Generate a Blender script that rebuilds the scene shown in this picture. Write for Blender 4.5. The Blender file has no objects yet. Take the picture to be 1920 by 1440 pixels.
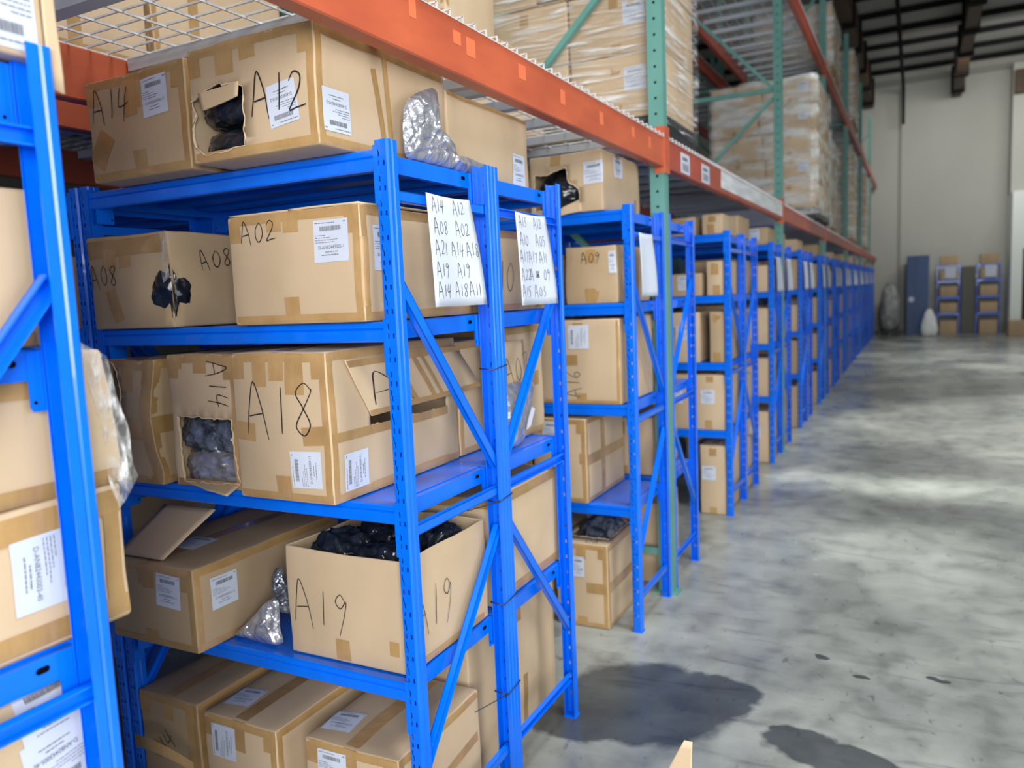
import bpy, bmesh, math, random
from mathutils import Vector, Matrix, noise
from mathutils.geometry import delaunay_2d_cdt
PI = math.pi
random.seed(7); DEV = False
scn = bpy.context.scene
COL = scn.collection

# ------------------------------------------------------------------ camera, world, light, exposure
F_PX, PIT, ROLL, YAW, CH = 1472.168, .109316, -.0427427, .478058, 1.605467
def camera():
    cd = bpy.data.cameras.new('camera'); c = bpy.data.objects.new('camera', cd); COL.objects.link(c)
    cd.sensor_width = 36; cd.lens = 36 * F_PX / 1920; cd.clip_start = .02; cd.clip_end = 200
    fw = Vector((-math.sin(YAW)*math.cos(PIT), math.cos(YAW)*math.cos(PIT), -math.sin(PIT)))
    r = Vector((math.cos(YAW), math.sin(YAW), 0)); u = r.cross(fw)
    r2 = math.cos(ROLL)*r + math.sin(ROLL)*u; u2 = -math.sin(ROLL)*r + math.cos(ROLL)*u
    m = Matrix((r2, u2, -fw)).transposed().to_4x4(); m.translation = (0, 0, CH)
    c.matrix_world = m
    cd.dof.use_dof = True; cd.dof.focus_distance = 1.95; cd.dof.aperture_fstop = (cd.lens/1000)/.0105
    scn.camera = c
camera()
w = bpy.data.worlds.new('world'); scn.world = w; w.use_nodes = True
w.node_tree.nodes['Background'].inputs[0].default_value = (.93, .97, 1, 1)
w.node_tree.nodes['Background'].inputs[1].default_value = .13
def area(name, loc, target, sx, sy, power, col=(1, 1, 1), spread=None):
    l = bpy.data.lights.new(name, 'AREA'); l.shape = 'RECTANGLE'; l.size = sx; l.size_y = sy; l.energy = power; l.color = col
    if spread: l.spread = spread
    o = bpy.data.objects.new(name, l); COL.objects.link(o); o.location = loc
    d = Vector(target) - Vector(loc); o.rotation_euler = d.to_track_quat('-Z', 'Y').to_euler()
    return o
area('unseen_key_light', (2.0, -3.4, 2.5), (-1.4, 2.0, 1.2), 3.2, 2.8, 330, (1, .985, .965))  # unseen area lamp added behind the camera to brighten the box fronts
area('added_side_fill', (5.2, 1.0, 2.4), (-1.2, 2.6, 1.2), 4.0, 3.0, 95, (.94, .97, 1))  # weaker unseen lamp added on the right as side fill
area('overhead_fill_near', (1.6, 2.2, 7.3), (.9, 2.2, 0), 1.6, 4.0, 170, (.97, .99, 1), math.radians(110))  # added overhead lamp, no roof opening built; lifts the near floor
area('overhead_fill_mid', (2.6, 9.5, 7.3), (2.2, 9.5, 0), 1.8, 7.0, 110, (1, 1, .97), math.radians(60))  # unseen lamp added under the roof to light the right-hand floor
area('overhead_fill_far', (2.2, 17.5, 7.3), (2.2, 17.5, 0), 2.0, 5.0, 110, (1, 1, .97), math.radians(80))  # added lamp below the closed roof, fills the far floor
area('back_wall_fill', (2.0, 22.0, 6.6), (1.8, 27.0, 2.4), 4.0, 1.2, 120, (1, .99, .95))  # unseen lamp added to brighten the back wall
area('added_floor_beam', (-.8, 6.75, 7.3), (-.8, 6.75, 0), 4.2, .62, 8, (1, 1, .95), math.radians(6))  # narrow lamp added to lay the bright band across the floor
area('added_floor_beam', (-.25, 4.95, 7.3), (-.25, 4.95, 0), 1.5, .9, 3.2, (1, 1, .95), math.radians(10))  # second added beam, makes the smaller pale floor patch
area('added_floor_beam', (1.75, 8.5, 7.3), (1.75, 8.5, 0), 1.9, 8.0, 17, (1, 1, .95), math.radians(6))  # long added beam, brightens the floor lane at right
scn.view_settings.view_transform = 'Standard'; scn.view_settings.look = 'None'
scn.view_settings.gamma = 1; scn.view_settings.use_curve_mapping = False
scn.view_settings.exposure = 0.56

# ------------------------------------------------------------------ materials
MATS = {}
def mat(name, col, rough=.5, metal=0, spec=.5, coat=0, alpha=1, fn=None, trans=0):
    m = bpy.data.materials.new(name); m.use_nodes = True; nt = m.node_tree; b = nt.nodes['Principled BSDF']
    b.inputs['Base Color'].default_value = (*col, 1); b.inputs['Roughness'].default_value = rough
    b.inputs['Metallic'].default_value = metal; b.inputs['Specular IOR Level'].default_value = spec
    b.inputs['Coat Weight'].default_value = coat; b.inputs['Alpha'].default_value = alpha
    b.inputs['Transmission Weight'].default_value = trans
    if fn: fn(nt, b)
    MATS[name] = m; return m
def nd(nt, t, **k):
    n = nt.nodes.new(t)
    for a, v in k.items():
        if a in n.inputs: n.inputs[a].default_value = v
        else: setattr(n, a, v)
    return n
def ramp(nt, src, stops):
    r = nt.nodes.new('ShaderNodeValToRGB'); e = r.color_ramp.elements
    while len(e) > 1: e.remove(e[-1])
    e[0].position = stops[0][0]; e[0].color = (*stops[0][1], 1)
    for p, c in stops[1:]:
        x = e.new(p); x.color = (*c, 1)
    nt.links.new(src, r.inputs[0]); return r
def mapped(nt, scale, coord='Object'):
    tc = nd(nt, 'ShaderNodeTexCoord'); mp = nd(nt, 'ShaderNodeMapping'); mp.inputs['Scale'].default_value = scale
    nt.links.new(tc.outputs[coord], mp.inputs[0]); return mp.outputs[0]
def bump(nt, b, src, strength, dist=.01):
    bn = nd(nt, 'ShaderNodeBump'); bn.inputs['Strength'].default_value = strength; bn.inputs['Distance'].default_value = dist
    nt.links.new(src, bn.inputs['Height']); nt.links.new(bn.outputs[0], b.inputs['Normal']); return bn
def varied(c0, c1, scale=(3, 3, 3), detail=4, bs=0, bscale=None, rnd=.12, dist=.002):
    def fn(nt, b):
        n = nd(nt, 'ShaderNodeTexNoise', Scale=1.0, Detail=detail); nt.links.new(mapped(nt, scale), n.inputs['Vector'])
        r = ramp(nt, n.outputs['Fac'], [(.3, c0), (.7, c1)])
        oi = nd(nt, 'ShaderNodeObjectInfo'); mr = nd(nt, 'ShaderNodeMapRange')
        mr.inputs['To Min'].default_value = 1-rnd; mr.inputs['To Max'].default_value = 1+rnd
        nt.links.new(oi.outputs['Random'], mr.inputs[0])
        hs = nd(nt, 'ShaderNodeHueSaturation'); nt.links.new(r.outputs[0], hs.inputs['Color']); nt.links.new(mr.outputs[0], hs.inputs['Value'])
        nt.links.new(hs.outputs[0], b.inputs['Base Color'])
        if bs:
            n2 = nd(nt, 'ShaderNodeTexNoise', Scale=1.0, Detail=3); nt.links.new(mapped(nt, bscale), n2.inputs['Vector'])
            bump(nt, b, n2.outputs['Fac'], bs, dist)
    return fn
mat('cardboard', (.5, .33, .18), .62, spec=.3, fn=varied((.5, .375, .24), (.6, .46, .305), (4, 4, 2), bs=.35, bscale=(9, 9, 120), rnd=.07, dist=.001))
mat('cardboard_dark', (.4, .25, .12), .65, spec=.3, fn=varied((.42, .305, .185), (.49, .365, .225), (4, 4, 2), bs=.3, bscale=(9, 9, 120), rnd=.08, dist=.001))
mat('cardboard_edge', (.62, .49, .33), .85, spec=.2)
mat('torn_paper', (.66, .52, .36), .9, spec=.2)
mat('tape', (.4, .25, .09), .2, spec=.55, coat=.3, fn=varied((.37, .225, .085), (.46, .29, .125), (14, 14, 14), bs=.5, bscale=(70, 70, 25), rnd=.1, dist=.002))
mat('paper', (.8, .84, .9), .6, spec=.3, fn=varied((.52, .58, .70), (.59, .645, .76), (5, 5, 5), bs=.15, bscale=(9, 9, 9), rnd=.02, dist=.004))
mat('ink', (.012, .011, .012), .5)
mat('pencil_ink', (.05, .05, .06), .6)
mat('print_ink', (.16, .17, .19), .6)
mat('dark_hole', (.004, .004, .005), .9, spec=0)
mat('blue_paint', (.0, .12, .8), .27, spec=.45, coat=.25, fn=varied((.0, .135, .80), (.0, .165, .92), (6, 6, 6), bs=.12, bscale=(25, 25, 9), rnd=.02, dist=.002))
mat('orange_paint', (.62, .13, .05), .42, spec=.4, fn=varied((.42, .085, .04), (.56, .125, .055), (5, 3, 9), detail=8, bs=.15, bscale=(20, 6, 30), rnd=.03))
mat('orange_residue', (.7, .17, .07), .5)
mat('red_paint', (.36, .06, .04), .42, fn=varied((.34, .06, .035), (.46, .085, .05), (5, 3, 9), detail=8, rnd=.03))
mat('green_paint', (.1, .3, .25), .42, fn=varied((.1, .28, .25), (.14, .35, .31), (5, 5, 3), detail=6, rnd=.03))
mat('galvanised', (.7, .72, .74), .4, .25, fn=varied((.62, .64, .66), (.78, .8, .82), (20, 20, 20), rnd=.02))
mat('grey_channel', (.55, .6, .68), .5, .1)
mat('blue_sheet', (.1, .12, .3), .3, spec=.5)
def crinkle(c0, c1, sc, st):
    def fn(nt, b):
        mp = mapped(nt, (sc, sc, sc)); n = nd(nt, 'ShaderNodeTexNoise', Scale=1.0, Detail=2); nt.links.new(mp, n.inputs['Vector'])
        mx = nd(nt, 'ShaderNodeMixRGB'); mx.inputs[0].default_value = .35; nt.links.new(mp, mx.inputs[1]); nt.links.new(n.outputs['Color'], mx.inputs[2])
        v = nd(nt, 'ShaderNodeTexVoronoi', Scale=1.6); v.feature = 'F1'; nt.links.new(mx.outputs[0], v.inputs['Vector'])
        bump(nt, b, v.outputs['Distance'], st, .012)
        r = ramp(nt, n.outputs['Fac'], [(.35, c0), (.65, c1)]); nt.links.new(r.outputs[0], b.inputs['Base Color'])
    return fn
mat('black_bag', (.01, .013, .02), .2, spec=.6, fn=crinkle((.006, .008, .012), (.018, .024, .036), 22, .7))
mat('dark_grey_bag', (.06, .07, .09), .22, metal=.55, spec=.7, fn=crinkle((.05, .06, .08), (.26, .29, .34), 24, .8))
mat('grey_bag', (.3, .31, .34), .24, metal=.6, spec=.6, fn=crinkle((.36, .37, .41), (.55, .56, .62), 26, .5))
mat('black_plastic', (.015, .017, .022), .4)
def filmfn(nt, b):
    mp = mapped(nt, (2.2, 2.2, 26)); n = nd(nt, 'ShaderNodeTexNoise', Scale=1.3, Detail=5); n.inputs['Distortion'].default_value = .8
    nt.links.new(mp, n.inputs['Vector'])
    r = ramp(nt, n.outputs['Fac'], [(.48, (.04, .04, .04)), (.6, (.4, .4, .4)), (.68, (.95, .95, .95))]); nt.links.new(r.outputs[0], b.inputs['Alpha'])
    bump(nt, b, n.outputs['Fac'], .7, .01)
mat('stretch_film', (.85, .87, .88), .16, spec=.8, alpha=.3, fn=filmfn)
def filmfn2(nt, b):
    mp = mapped(nt, (3, 3, 9)); n = nd(nt, 'ShaderNodeTexNoise', Scale=1.0, Detail=5); nt.links.new(mp, n.inputs['Vector'])
    r = ramp(nt, n.outputs['Fac'], [(.4, (.04, .04, .04)), (.62, (.7, .7, .7))]); nt.links.new(r.outputs[0], b.inputs['Alpha'])
    bump(nt, b, n.outputs['Fac'], .8, .02)
mat('white_film', (.82, .87, .88), .2, spec=.7, alpha=.6, fn=filmfn2)
def clearfn(nt, b):
    mp = mapped(nt, (60, 60, 25)); n = nd(nt, 'ShaderNodeTexNoise', Scale=1.0, Detail=6); nt.links.new(mp, n.inputs['Vector'])
    r = ramp(nt, n.outputs['Fac'], [(.45, (.06, .06, .06)), (.6, (.3, .3, .3)), (.68, (.85, .85, .85))]); nt.links.new(r.outputs[0], b.inputs['Alpha'])
    bump(nt, b, n.outputs['Fac'], 1, .02)
mat('clear_plastic', (.85, .86, .85), .1, spec=.9, alpha=.4, fn=clearfn)
# concrete: worn slab with oil stains of their own shape
STAINS = [(-.93, 2.84, .36, .33), (-1.12, 2.66, .24, .2), (-.72, 2.98, .2, .2), (-.24, 2.72, .23, .1), (-.34, 2.78, .14, .1), (-.02, 2.6, .25, .14), (.1, 3.45, .04, .025), (-.2, 3.35, .035, .03), (-.33, 3.5, .05, .03)]
def concrete(nt, b):
    tc = nd(nt, 'ShaderNodeTexCoord'); P = tc.outputs['Object']
    def noi(sc, det, dist=0):
        mp = nd(nt, 'ShaderNodeMapping'); mp.inputs['Scale'].default_value = sc; nt.links.new(P, mp.inputs[0])
        n = nd(nt, 'ShaderNodeTexNoise', Scale=1.0, Detail=det); n.inputs['Distortion'].default_value = dist; nt.links.new(mp.outputs[0], n.inputs['Vector']); return n
    n1 = noi((.9, .7, 1), 8, .15); n2 = noi((6, 5, 1), 8, .3); n3 = noi((30, 30, 1), 4)
    r1 = ramp(nt, n1.outputs['Fac'], [(.32, (.165, .18, .18)), (.5, (.295, .315, .29)), (.68, (.43, .45, .41))])
    r2 = ramp(nt, n2.outputs['Fac'], [(.3, (.52, .52, .53)), (.5, (.92, .92, .92)), (.7, (1.12, 1.12, 1.12))])
    m = nd(nt, 'ShaderNodeMixRGB', blend_type='MULTIPLY'); m.inputs[0].default_value = .8
    nt.links.new(r1.outputs[0], m.inputs[1]); nt.links.new(r2.outputs[0], m.inputs[2])
    n4 = noi((2.2, 9, 1), 9, 1.5); r4 = ramp(nt, n4.outputs['Fac'], [(.3, (.55, .56, .58)), (.4, (.95, .95, .95)), (.6, (1, 1, 1)), (.7, (1.15, 1.15, 1.12))])
    n5 = noi((24, 14, 1), 6, .5); r5 = ramp(nt, n5.outputs['Fac'], [(.28, (.5, .5, .5)), (.36, (1, 1, 1))])
    for q in (r4, r5):
        mm = nd(nt, 'ShaderNodeMixRGB', blend_type='MULTIPLY'); mm.inputs[0].default_value = .75
        nt.links.new(m.outputs[0], mm.inputs[1]); nt.links.new(q.outputs[0], mm.inputs[2]); m = mm
    # stain mask
    nw = noi((7, 7, 1), 4)
    warp = nd(nt, 'ShaderNodeVectorMath', operation='MULTIPLY_ADD'); warp.inputs[1].default_value = (.16, .16, 0)
    nt.links.new(nw.outputs['Color'], warp.inputs[0]); nt.links.new(P, warp.inputs[2])
    last = None
    for (x, y, rx, ry) in STAINS:
        mp = nd(nt, 'ShaderNodeMapping', vector_type='POINT'); mp.inputs['Location'].default_value = (-(x+.08)/rx, -(y+.08)/ry, 0); mp.inputs['Scale'].default_value = (1/rx, 1/ry, 0)
        nt.links.new(warp.outputs[0], mp.inputs[0])
        ln = nd(nt, 'ShaderNodeVectorMath', operation='LENGTH'); nt.links.new(mp.outputs[0], ln.inputs[0])
        if last is None: last = ln.outputs['Value']
        else:
            mn = nd(nt, 'ShaderNodeMath', operation='MINIMUM'); nt.links.new(last, mn.inputs[0]); nt.links.new(ln.outputs['Value'], mn.inputs[1]); last = mn.outputs[0]
    sr = ramp(nt, last, [(.86, (.24, .26, .29)), (1.0, (1, 1, 1))])
    m2 = nd(nt, 'ShaderNodeMixRGB', blend_type='MULTIPLY'); m2.inputs[0].default_value = 1
    nt.links.new(m.outputs[0], m2.inputs[1]); nt.links.new(sr.outputs[0], m2.inputs[2])
    nt.links.new(m2.outputs[0], b.inputs['Base Color'])
    rr = ramp(nt, n1.outputs['Fac'], [(.35, (.2, .2, .2)), (.65, (.4, .4, .4))]); nt.links.new(rr.outputs[0], b.inputs['Roughness'])
    bump(nt, b, n3.outputs['Fac'], .08, .004)
mat('concrete', (.3, .3, .3), .35, spec=.6, fn=concrete)
mat('wall_white', (.55, .56, .5), .8, fn=varied((.47, .475, .43), (.57, .575, .53), (.3, .3, .2), rnd=0))
mat('wall_panel', (.82, .88, .85), .7)
mat('ceiling_grey', (.12, .12, .11), .8, fn=varied((.3, .3, .28), (.42, .42, .4), (.4, .4, .4), rnd=0))
mat('wall_dark', (.1, .1, .1), .9)  # darker wall copy: the gloom behind the racks is put into its colour
mat('steel_dark', (.015, .015, .015), .95, spec=.05)
mat('trim_grey', (.34, .34, .31), .8)
mat('glulam', (.1, .045, .012), .6, fn=varied((.03, .014, .004), (.09, .04, .012), (3, .5, 6), rnd=0))
mat('door_brown', (.03, .012, .01), .5)
mat('locker_blue', (.02, .07, .2), .4, fn=varied((.018, .06, .17), (.03, .085, .22), (8, 8, 1)))
mat('locker_side', (.2, .25, .4), .4)
mat('grey_green', (.12, .12, .1), .6)
mat('white_plastic', (.8, .84, .84), .5)
mat('grey_wrap', (.22, .24, .23), .4, fn=varied((.14, .16, .15), (.34, .36, .34), (6, 6, 6)))
mat('wood_pallet', (.35, .24, .13), .8)
mat('white_strip', (.75, .8, .85), .35, fn=varied((.55, .58, .62), (.85, .9, .93), (3, 3, 20)))

# ------------------------------------------------------------------ mesh helpers
class MB:
    def __init__(s): s.v = []; s.f = []; s.m = []
    def quad(s, a, b, c, d, m=0):
        n = len(s.v); s.v += [tuple(a), tuple(b), tuple(c), tuple(d)]; s.f.append((n, n+1, n+2, n+3)); s.m.append(m)
    def poly(s, pts, m=0):
        n = len(s.v); s.v += [tuple(p) for p in pts]; s.f.append(tuple(range(n, n+len(pts)))); s.m.append(m)
    def add(s, vs, fs, m=0):
        n = len(s.v); s.v += [tuple(p) for p in vs]; s.f += [tuple(i+n for i in f) for f in fs]; s.m += [m]*len(fs)
    def box(s, a, b, m=0, mx=None):
        x0, y0, z0 = a; x1, y1, z1 = b
        vs = [Vector(p) for p in ((x0,y0,z0),(x1,y0,z0),(x1,y1,z0),(x0,y1,z0),(x0,y0,z1),(x1,y0,z1),(x1,y1,z1),(x0,y1,z1))]
        if mx is not None: vs = [mx @ p for p in vs]
        s.add(vs, [(0,3,2,1),(4,5,6,7),(0,1,5,4),(1,2,6,5),(2,3,7,6),(3,0,4,7)], m)
    def bar(s, p, q, w, h, up=(0, 0, 1), m=0, channel=0):
        p = Vector(p); q = Vector(q); d = q-p; L = d.length; d.normalize(); u = Vector(up)
        x = d.cross(u).normalized(); u = x.cross(d).normalized()
        mx = Matrix((x, d, u)).transposed().to_4x4(); mx.translation = p
        if channel:  # C-channel: open towards -x side
            t = .003
            s.box((w/2-t, 0, -h/2), (w/2, L, h/2), m, mx); s.box((-w/2, 0, h/2-t), (w/2, L, h/2), m, mx); s.box((-w/2, 0, -h/2), (w/2, L, -h/2+t), m, mx)
        else: s.box((-w/2, 0, -h/2), (w/2, L, h/2), m, mx)
    def tube(s, pts, r, n=6, m=0, flat=None):
        pts = [Vector(p) for p in pts]; base = len(s.v)
        for i, p in enumerate(pts):
            d = (pts[min(i+1, len(pts)-1)] - pts[max(i-1, 0)]).normalized()
            a = d.orthogonal().normalized() if abs(d.z) > .9 else d.cross(Vector((0, 0, 1))).normalized()
            b = d.cross(a).normalized(); rr = r[i] if isinstance(r, (list, tuple)) else r
            for k in range(n):
                t = 2*PI*k/n; s.v.append(tuple(p + rr*(math.cos(t)*a + math.sin(t)*b)))
        for i in range(len(pts)-1):
            for k in range(n):
                s.f.append((base+i*n+k, base+i*n+(k+1) % n, base+(i+1)*n+(k+1) % n, base+(i+1)*n+k)); s.m.append(m)
        s.f.append(tuple(base+k for k in range(n))[::-1]); s.m.append(m)
        s.f.append(tuple(base+(len(pts)-1)*n+k for k in range(n))); s.m.append(m)
    def mesh(s, name, mats, smooth=False, weld=0, recalc=True):
        me = bpy.data.meshes.new(name); me.from_pydata([tuple(v) for v in s.v], [], s.f)
        for m in mats: me.materials.append(MATS[m])
        for p, k in zip(me.polygons, s.m): p.material_index = k
        if weld or recalc:
            bm = bmesh.new(); bm.from_mesh(me)
            if weld: bmesh.ops.remove_doubles(bm, verts=bm.verts, dist=weld)
            if recalc: bmesh.ops.recalc_face_normals(bm, faces=bm.faces)
            bm.to_mesh(me); bm.free()
        if smooth:
            for p in me.polygons: p.use_smooth = True
        return me
def ob(name, me, parent=None, loc=None, rot=None, label=None):
    o = bpy.data.objects.new(name, me); COL.objects.link(o)
    if parent: o.parent = parent
    if loc is not None: o.location = loc
    if rot is not None: o.rotation_euler = rot
    if label: o['label'] = label
    return o
def thing(name, label, cat, loc=(0, 0, 0), rz=0, group=None, me=None):
    if DEV and len(label.split()) > 16: print('LONG', len(label.split()), label)
    o = bpy.data.objects.new(name, me); COL.objects.link(o); o.location = loc; o.rotation_euler = (0, 0, rz)
    o['label'] = label; o['category'] = cat
    if group: o['group'] = group
    return o
def struct(name, me, loc=None):
    o = ob(name, me, loc=loc); o['kind'] = 'structure'; return o
def copy_tree(o, parent=None):
    kids = [c for c in bpy.data.objects if c.parent == o]
    c = o.copy(); COL.objects.link(c)
    if parent: c.parent = parent
    for k in kids: copy_tree(k, c)
    return c

# ------------------------------------------------------------------ the building
b = MB(); b.box((-9, -5, -.1), (9, 30, 0)); struct('floor', b.mesh('floor', ['concrete']))
b = MB(); b.box((-9, 27.1, 0), (9, 27.3, 7.8)); struct('wall_back', b.mesh('wall_back', ['wall_white']))
b = MB(); b.box((-9.2, -5, 0), (-9, 27.3, 7.8)); struct('wall_left', b.mesh('wall_left', ['wall_dark']))
b = MB(); b.box((-9, -5, 7.8), (9, 27.3, 7.9)); struct('ceiling', b.mesh('ceiling', ['ceiling_grey']))
b = MB(); b.box((-9, 27.0, 7.45), (9, 27.1, 7.6)); struct('trim_1', b.mesh('trim', ['trim_grey']))
b = MB(); b.box((-.53, 27.06, 0), (-.46, 27.1, 7.4)); struct('trim_2', b.mesh('trim', ['trim_grey']))
for k in range(17):
    y = 4.0 + 1.4*k
    b = MB(); b.box((-8.9, -.03, .04), (8.9, .03, .17))
    t = thing('ceiling_purlin', 'dark steel purlin crossing under the grey roof deck, parallel to the back wall', 'beam', (0, y, 7.62), group='ceiling purlins', me=b.mesh('purlin', ['steel_dark']))
for x, lb in ((-1.35, 'brown timber girder under the roof, above the shelf row'), (.95, 'brown timber girder under the roof, above the open floor'), (3.25, 'brown timber girder under the roof, furthest right over the floor')):
    t = thing('roof_girder', lb, 'beam', (x, 0, 0))
    b = MB(); b.box((-.12, -4.8, 6.85), (.12, 27.0, 7.5)); ob('timber', b.mesh('girder', ['glulam']), t)
    b = MB(); b.box((-.17, 0, 6.8), (.17, .25, 7.52)); hb_ = b.mesh('bracket', ['steel_dark'])
    for y in range(4, 27, 2): ob('hanger_bracket', hb_, t, (0, y, 0))
t = thing('sprinkler_pipe', 'thin dark sprinkler pipe hanging below the roof between two timber girders', 'pipe')
b = MB(); b.tube([(-.42, -4.8, 7.15), (-.42, 26.6, 7.15)], .045, 10); ob('main_pipe', b.mesh('pipe', ['steel_dark']), t)
b = MB(); b.tube([(-.42, 26.6, 7.15), (-.42, 26.6, 6.2)], .04, 8); ob('drop_pipe', b.mesh('pipe', ['steel_dark']), t)
# office block standing in front of the back wall at right
b = MB(); b.box((2.28, 25.6, 0), (2.55, 27.0, 3.9)); b.box((2.55, 25.6, 2.35), (3.6, 27.0, 3.9)); b.box((3.6, 25.6, 0), (8.9, 27, 3.9))
struct('wall_right', b.mesh('wall_right', ['wall_panel']))
b = MB(); b.box((2.28, 26.2, 3.9), (8.9, 27.1, 7.4)); struct('wall_upper', b.mesh('wall_upper', ['wall_white']))
b = MB(); b.box((2.55, 25.7, 0), (3.6, 25.76, 2.35)); d = struct('door_1', b.mesh('door', ['door_brown']))
b = MB(); b.box((2.95, 25.69, 1.3), (3.1, 25.7, 1.55)); ob('notice', b.mesh('notice', ['paper']), d, label='small white notice')
t = thing('timber_block', 'short brown timber beam end high on the wall above the office', 'beam', me=None)
b = MB(); b.box((2.3, 25.9, 6.55), (3.6, 26.19, 7.15)); ob('timber', b.mesh('block', ['glulam']), t)

# ------------------------------------------------------------------ blue boltless shelving units
PW, PD, PH, UL, UD = .042, .04, 2.0, 1.165, .52
LEVELS = (1.98, 1.56, 1.09, .61)
def post_mesh(s, detail=True):
    """C-shaped upright, web at y=0 facing -y*s, x from -PW to 0, channel opening to +y*s"""
    b = MB(); c = .005
    def P(x, y, z): return (x, y*s, z)
    prof = [(-PW+.003, PD), (-PW, PD), (-PW, c), (-PW+c, 0), (-c, 0), (0, c), (0, .016), (-.003, .02), (0, .024), (0, PD), (-.003, PD)]
    for i in range(len(prof)-1):
        if i == 3: continue
        (x0, y0), (x1, y1) = prof[i], prof[i+1]; b.quad(P(x0, y0, 0), P(x1, y1, 0), P(x1, y1, PH), P(x0, y0, PH))
        if i not in (0, 9):   # inner skin gives the sheet its thickness at the open lips
            pass
    xs = [-PW+c, -.0315, -.0265, -.0155, -.0105, -c]
    zs = [0]
    hz = [1.944-.06*k for k in range(32)][::-1]
    for z in hz: zs += [z-.006, z+.006]
    zs.append(PH)
    for i in range(len(zs)-1):
        hole = i % 2 == 1
        for j in range(5):
            if hole and j in (1, 3): continue
            b.quad(P(xs[j], 0, zs[i]), P(xs[j+1], 0, zs[i]), P(xs[j+1], 0, zs[i+1]), P(xs[j], 0, zs[i+1]))
    # pressed zig-zag slots between the hole pairs
    for z in hz:
        y = -.0004; x = -.031; w = .0011
        pts = [(x, z+.045), (x, z+.034), (x+.004, z+.027), (x+.004, z+.016)]
        for (xa, za), (xb, zb) in zip(pts, pts[1:]):
            b.quad(P(xa-w, y, za), P(xa+w, y, za), P(xb+w, y, zb), P(xb-w, y, zb), 1)
    b.box((-PW-.003, -.0005 if s > 0 else -PD-.003, 0), (.003, PD+.003 if s > 0 else .0005, .006))
    return b.mesh('upright_post', ['blue_paint', 'dark_hole'], weld=.0002, recalc=False)
def beam_mesh(s):
    """beam along x at y=0..0.028*s, z top 0, spans -UL+PW .. -PW, with hooked end plates"""
    b = MB(); x0, x1 = -UL+PW-.001, -PW+.001
    prof = [(.03, 0), (.006, 0), (.002, -.004), (.002, -.016), (.006, -.019), (.002, -.022), (.002, -.048), (.006, -.052), (.03, -.052), (.03, 0)]
    for (y0, z0), (y1, z1) in zip(prof, prof[1:]): b.quad((x0, y0*s, z0), (x1, y0*s, z0) if False else (x1, y0*s, z0), (x1, y1*s, z1), (x0, y1*s, z1))
    for xe, d in ((x1, 1), (x0, -1)):
        b.box(tuple(min(a, c) for a, c in zip((xe-.002*d, -.002*s, -.135), (xe+.0*d, .034*s, .008))), tuple(max(a, c) for a, c in zip((xe-.002*d, -.002*s, -.135), (xe, .034*s, .008))))
        a = (xe-.002*d, -.0025*s, -.135); c = (xe+.012*d, -.0008*s, .008)
        b.box(tuple(map(min, a, c)), tuple(map(max, a, c)))
    return b.mesh('beam', ['blue_paint'])
def deck_mesh(s):
    b = MB(); y0, y1 = sorted((.029*s, (UD-.029)*s))
    b.box((-UL+PW+.004, y0, -.018), (-PW-.026, y1, -.0015))
    for k in range(3):
        y = y0+(y1-y0)*(k+.5)/3; b.box((-UL+.075, y-.03, -.03), (-.075, y+.03, -.0175))
    return b.mesh('shelf_panel', ['blue_paint'])
def rail_mesh(s, z, h=.035):
    b = MB(); y0, y1 = .002, UD-.002; h = .044
    p = [(-.0, 0), (0, -h), (-.02, -h), (-.02, -h+.003), (-.003, -h+.003), (-.003, -.003), (-.02, -.003), (-.02, 0)]
    for i in range(len(p)):
        (xa, za), (xb, zb) = p[i], p[(i+1) % len(p)]
        b.quad((xa, y0*s, za), (xa, y1*s, za), (xb, y1*s, zb), (xb, y0*s, zb))
    for y, e in ((y0, 1), (y1, -1)):   # hooked end tabs beside the uprights, with an oblong slot in the rail
        ya, yb = y, y+e*(PD+.02)
        b.poly([(.0008, q*s, zz) for q, zz in ((ya, 0), (yb, 0), (yb, -.085), (yb-e*.004, -.092), (ya, -.092))])
        b.poly([(-.0012, q*s, zz) for q, zz in ((ya, 0), (yb, 0), (yb, -.085), (yb-e*.004, -.092), (ya, -.092))])
        def oval(yc, zc, ry, rz):
            b.poly([(.0011, (yc+(ry-rz)*(1 if math.cos(t) > 0 else -1)+rz*math.cos(t))*s, zc+rz*math.sin(t)) for t in [2*PI*(k+.5)/12 for k in range(12)]], 1)
        oval(y+e*(PD+.046), -.017, .011, .0055); oval(y+e*(PD+.012), -.078, .003, .003)
    return b.mesh('side_rail', ['blue_paint', 'dark_hole'])
def brace_mesh(s, z0, z1, ya, yb, h=.03):
    b = MB(); b.bar((0, ya*s, z0), (0, yb*s, z1), .018, h, channel=1)
    return b.mesh('brace', ['blue_paint'])
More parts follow.
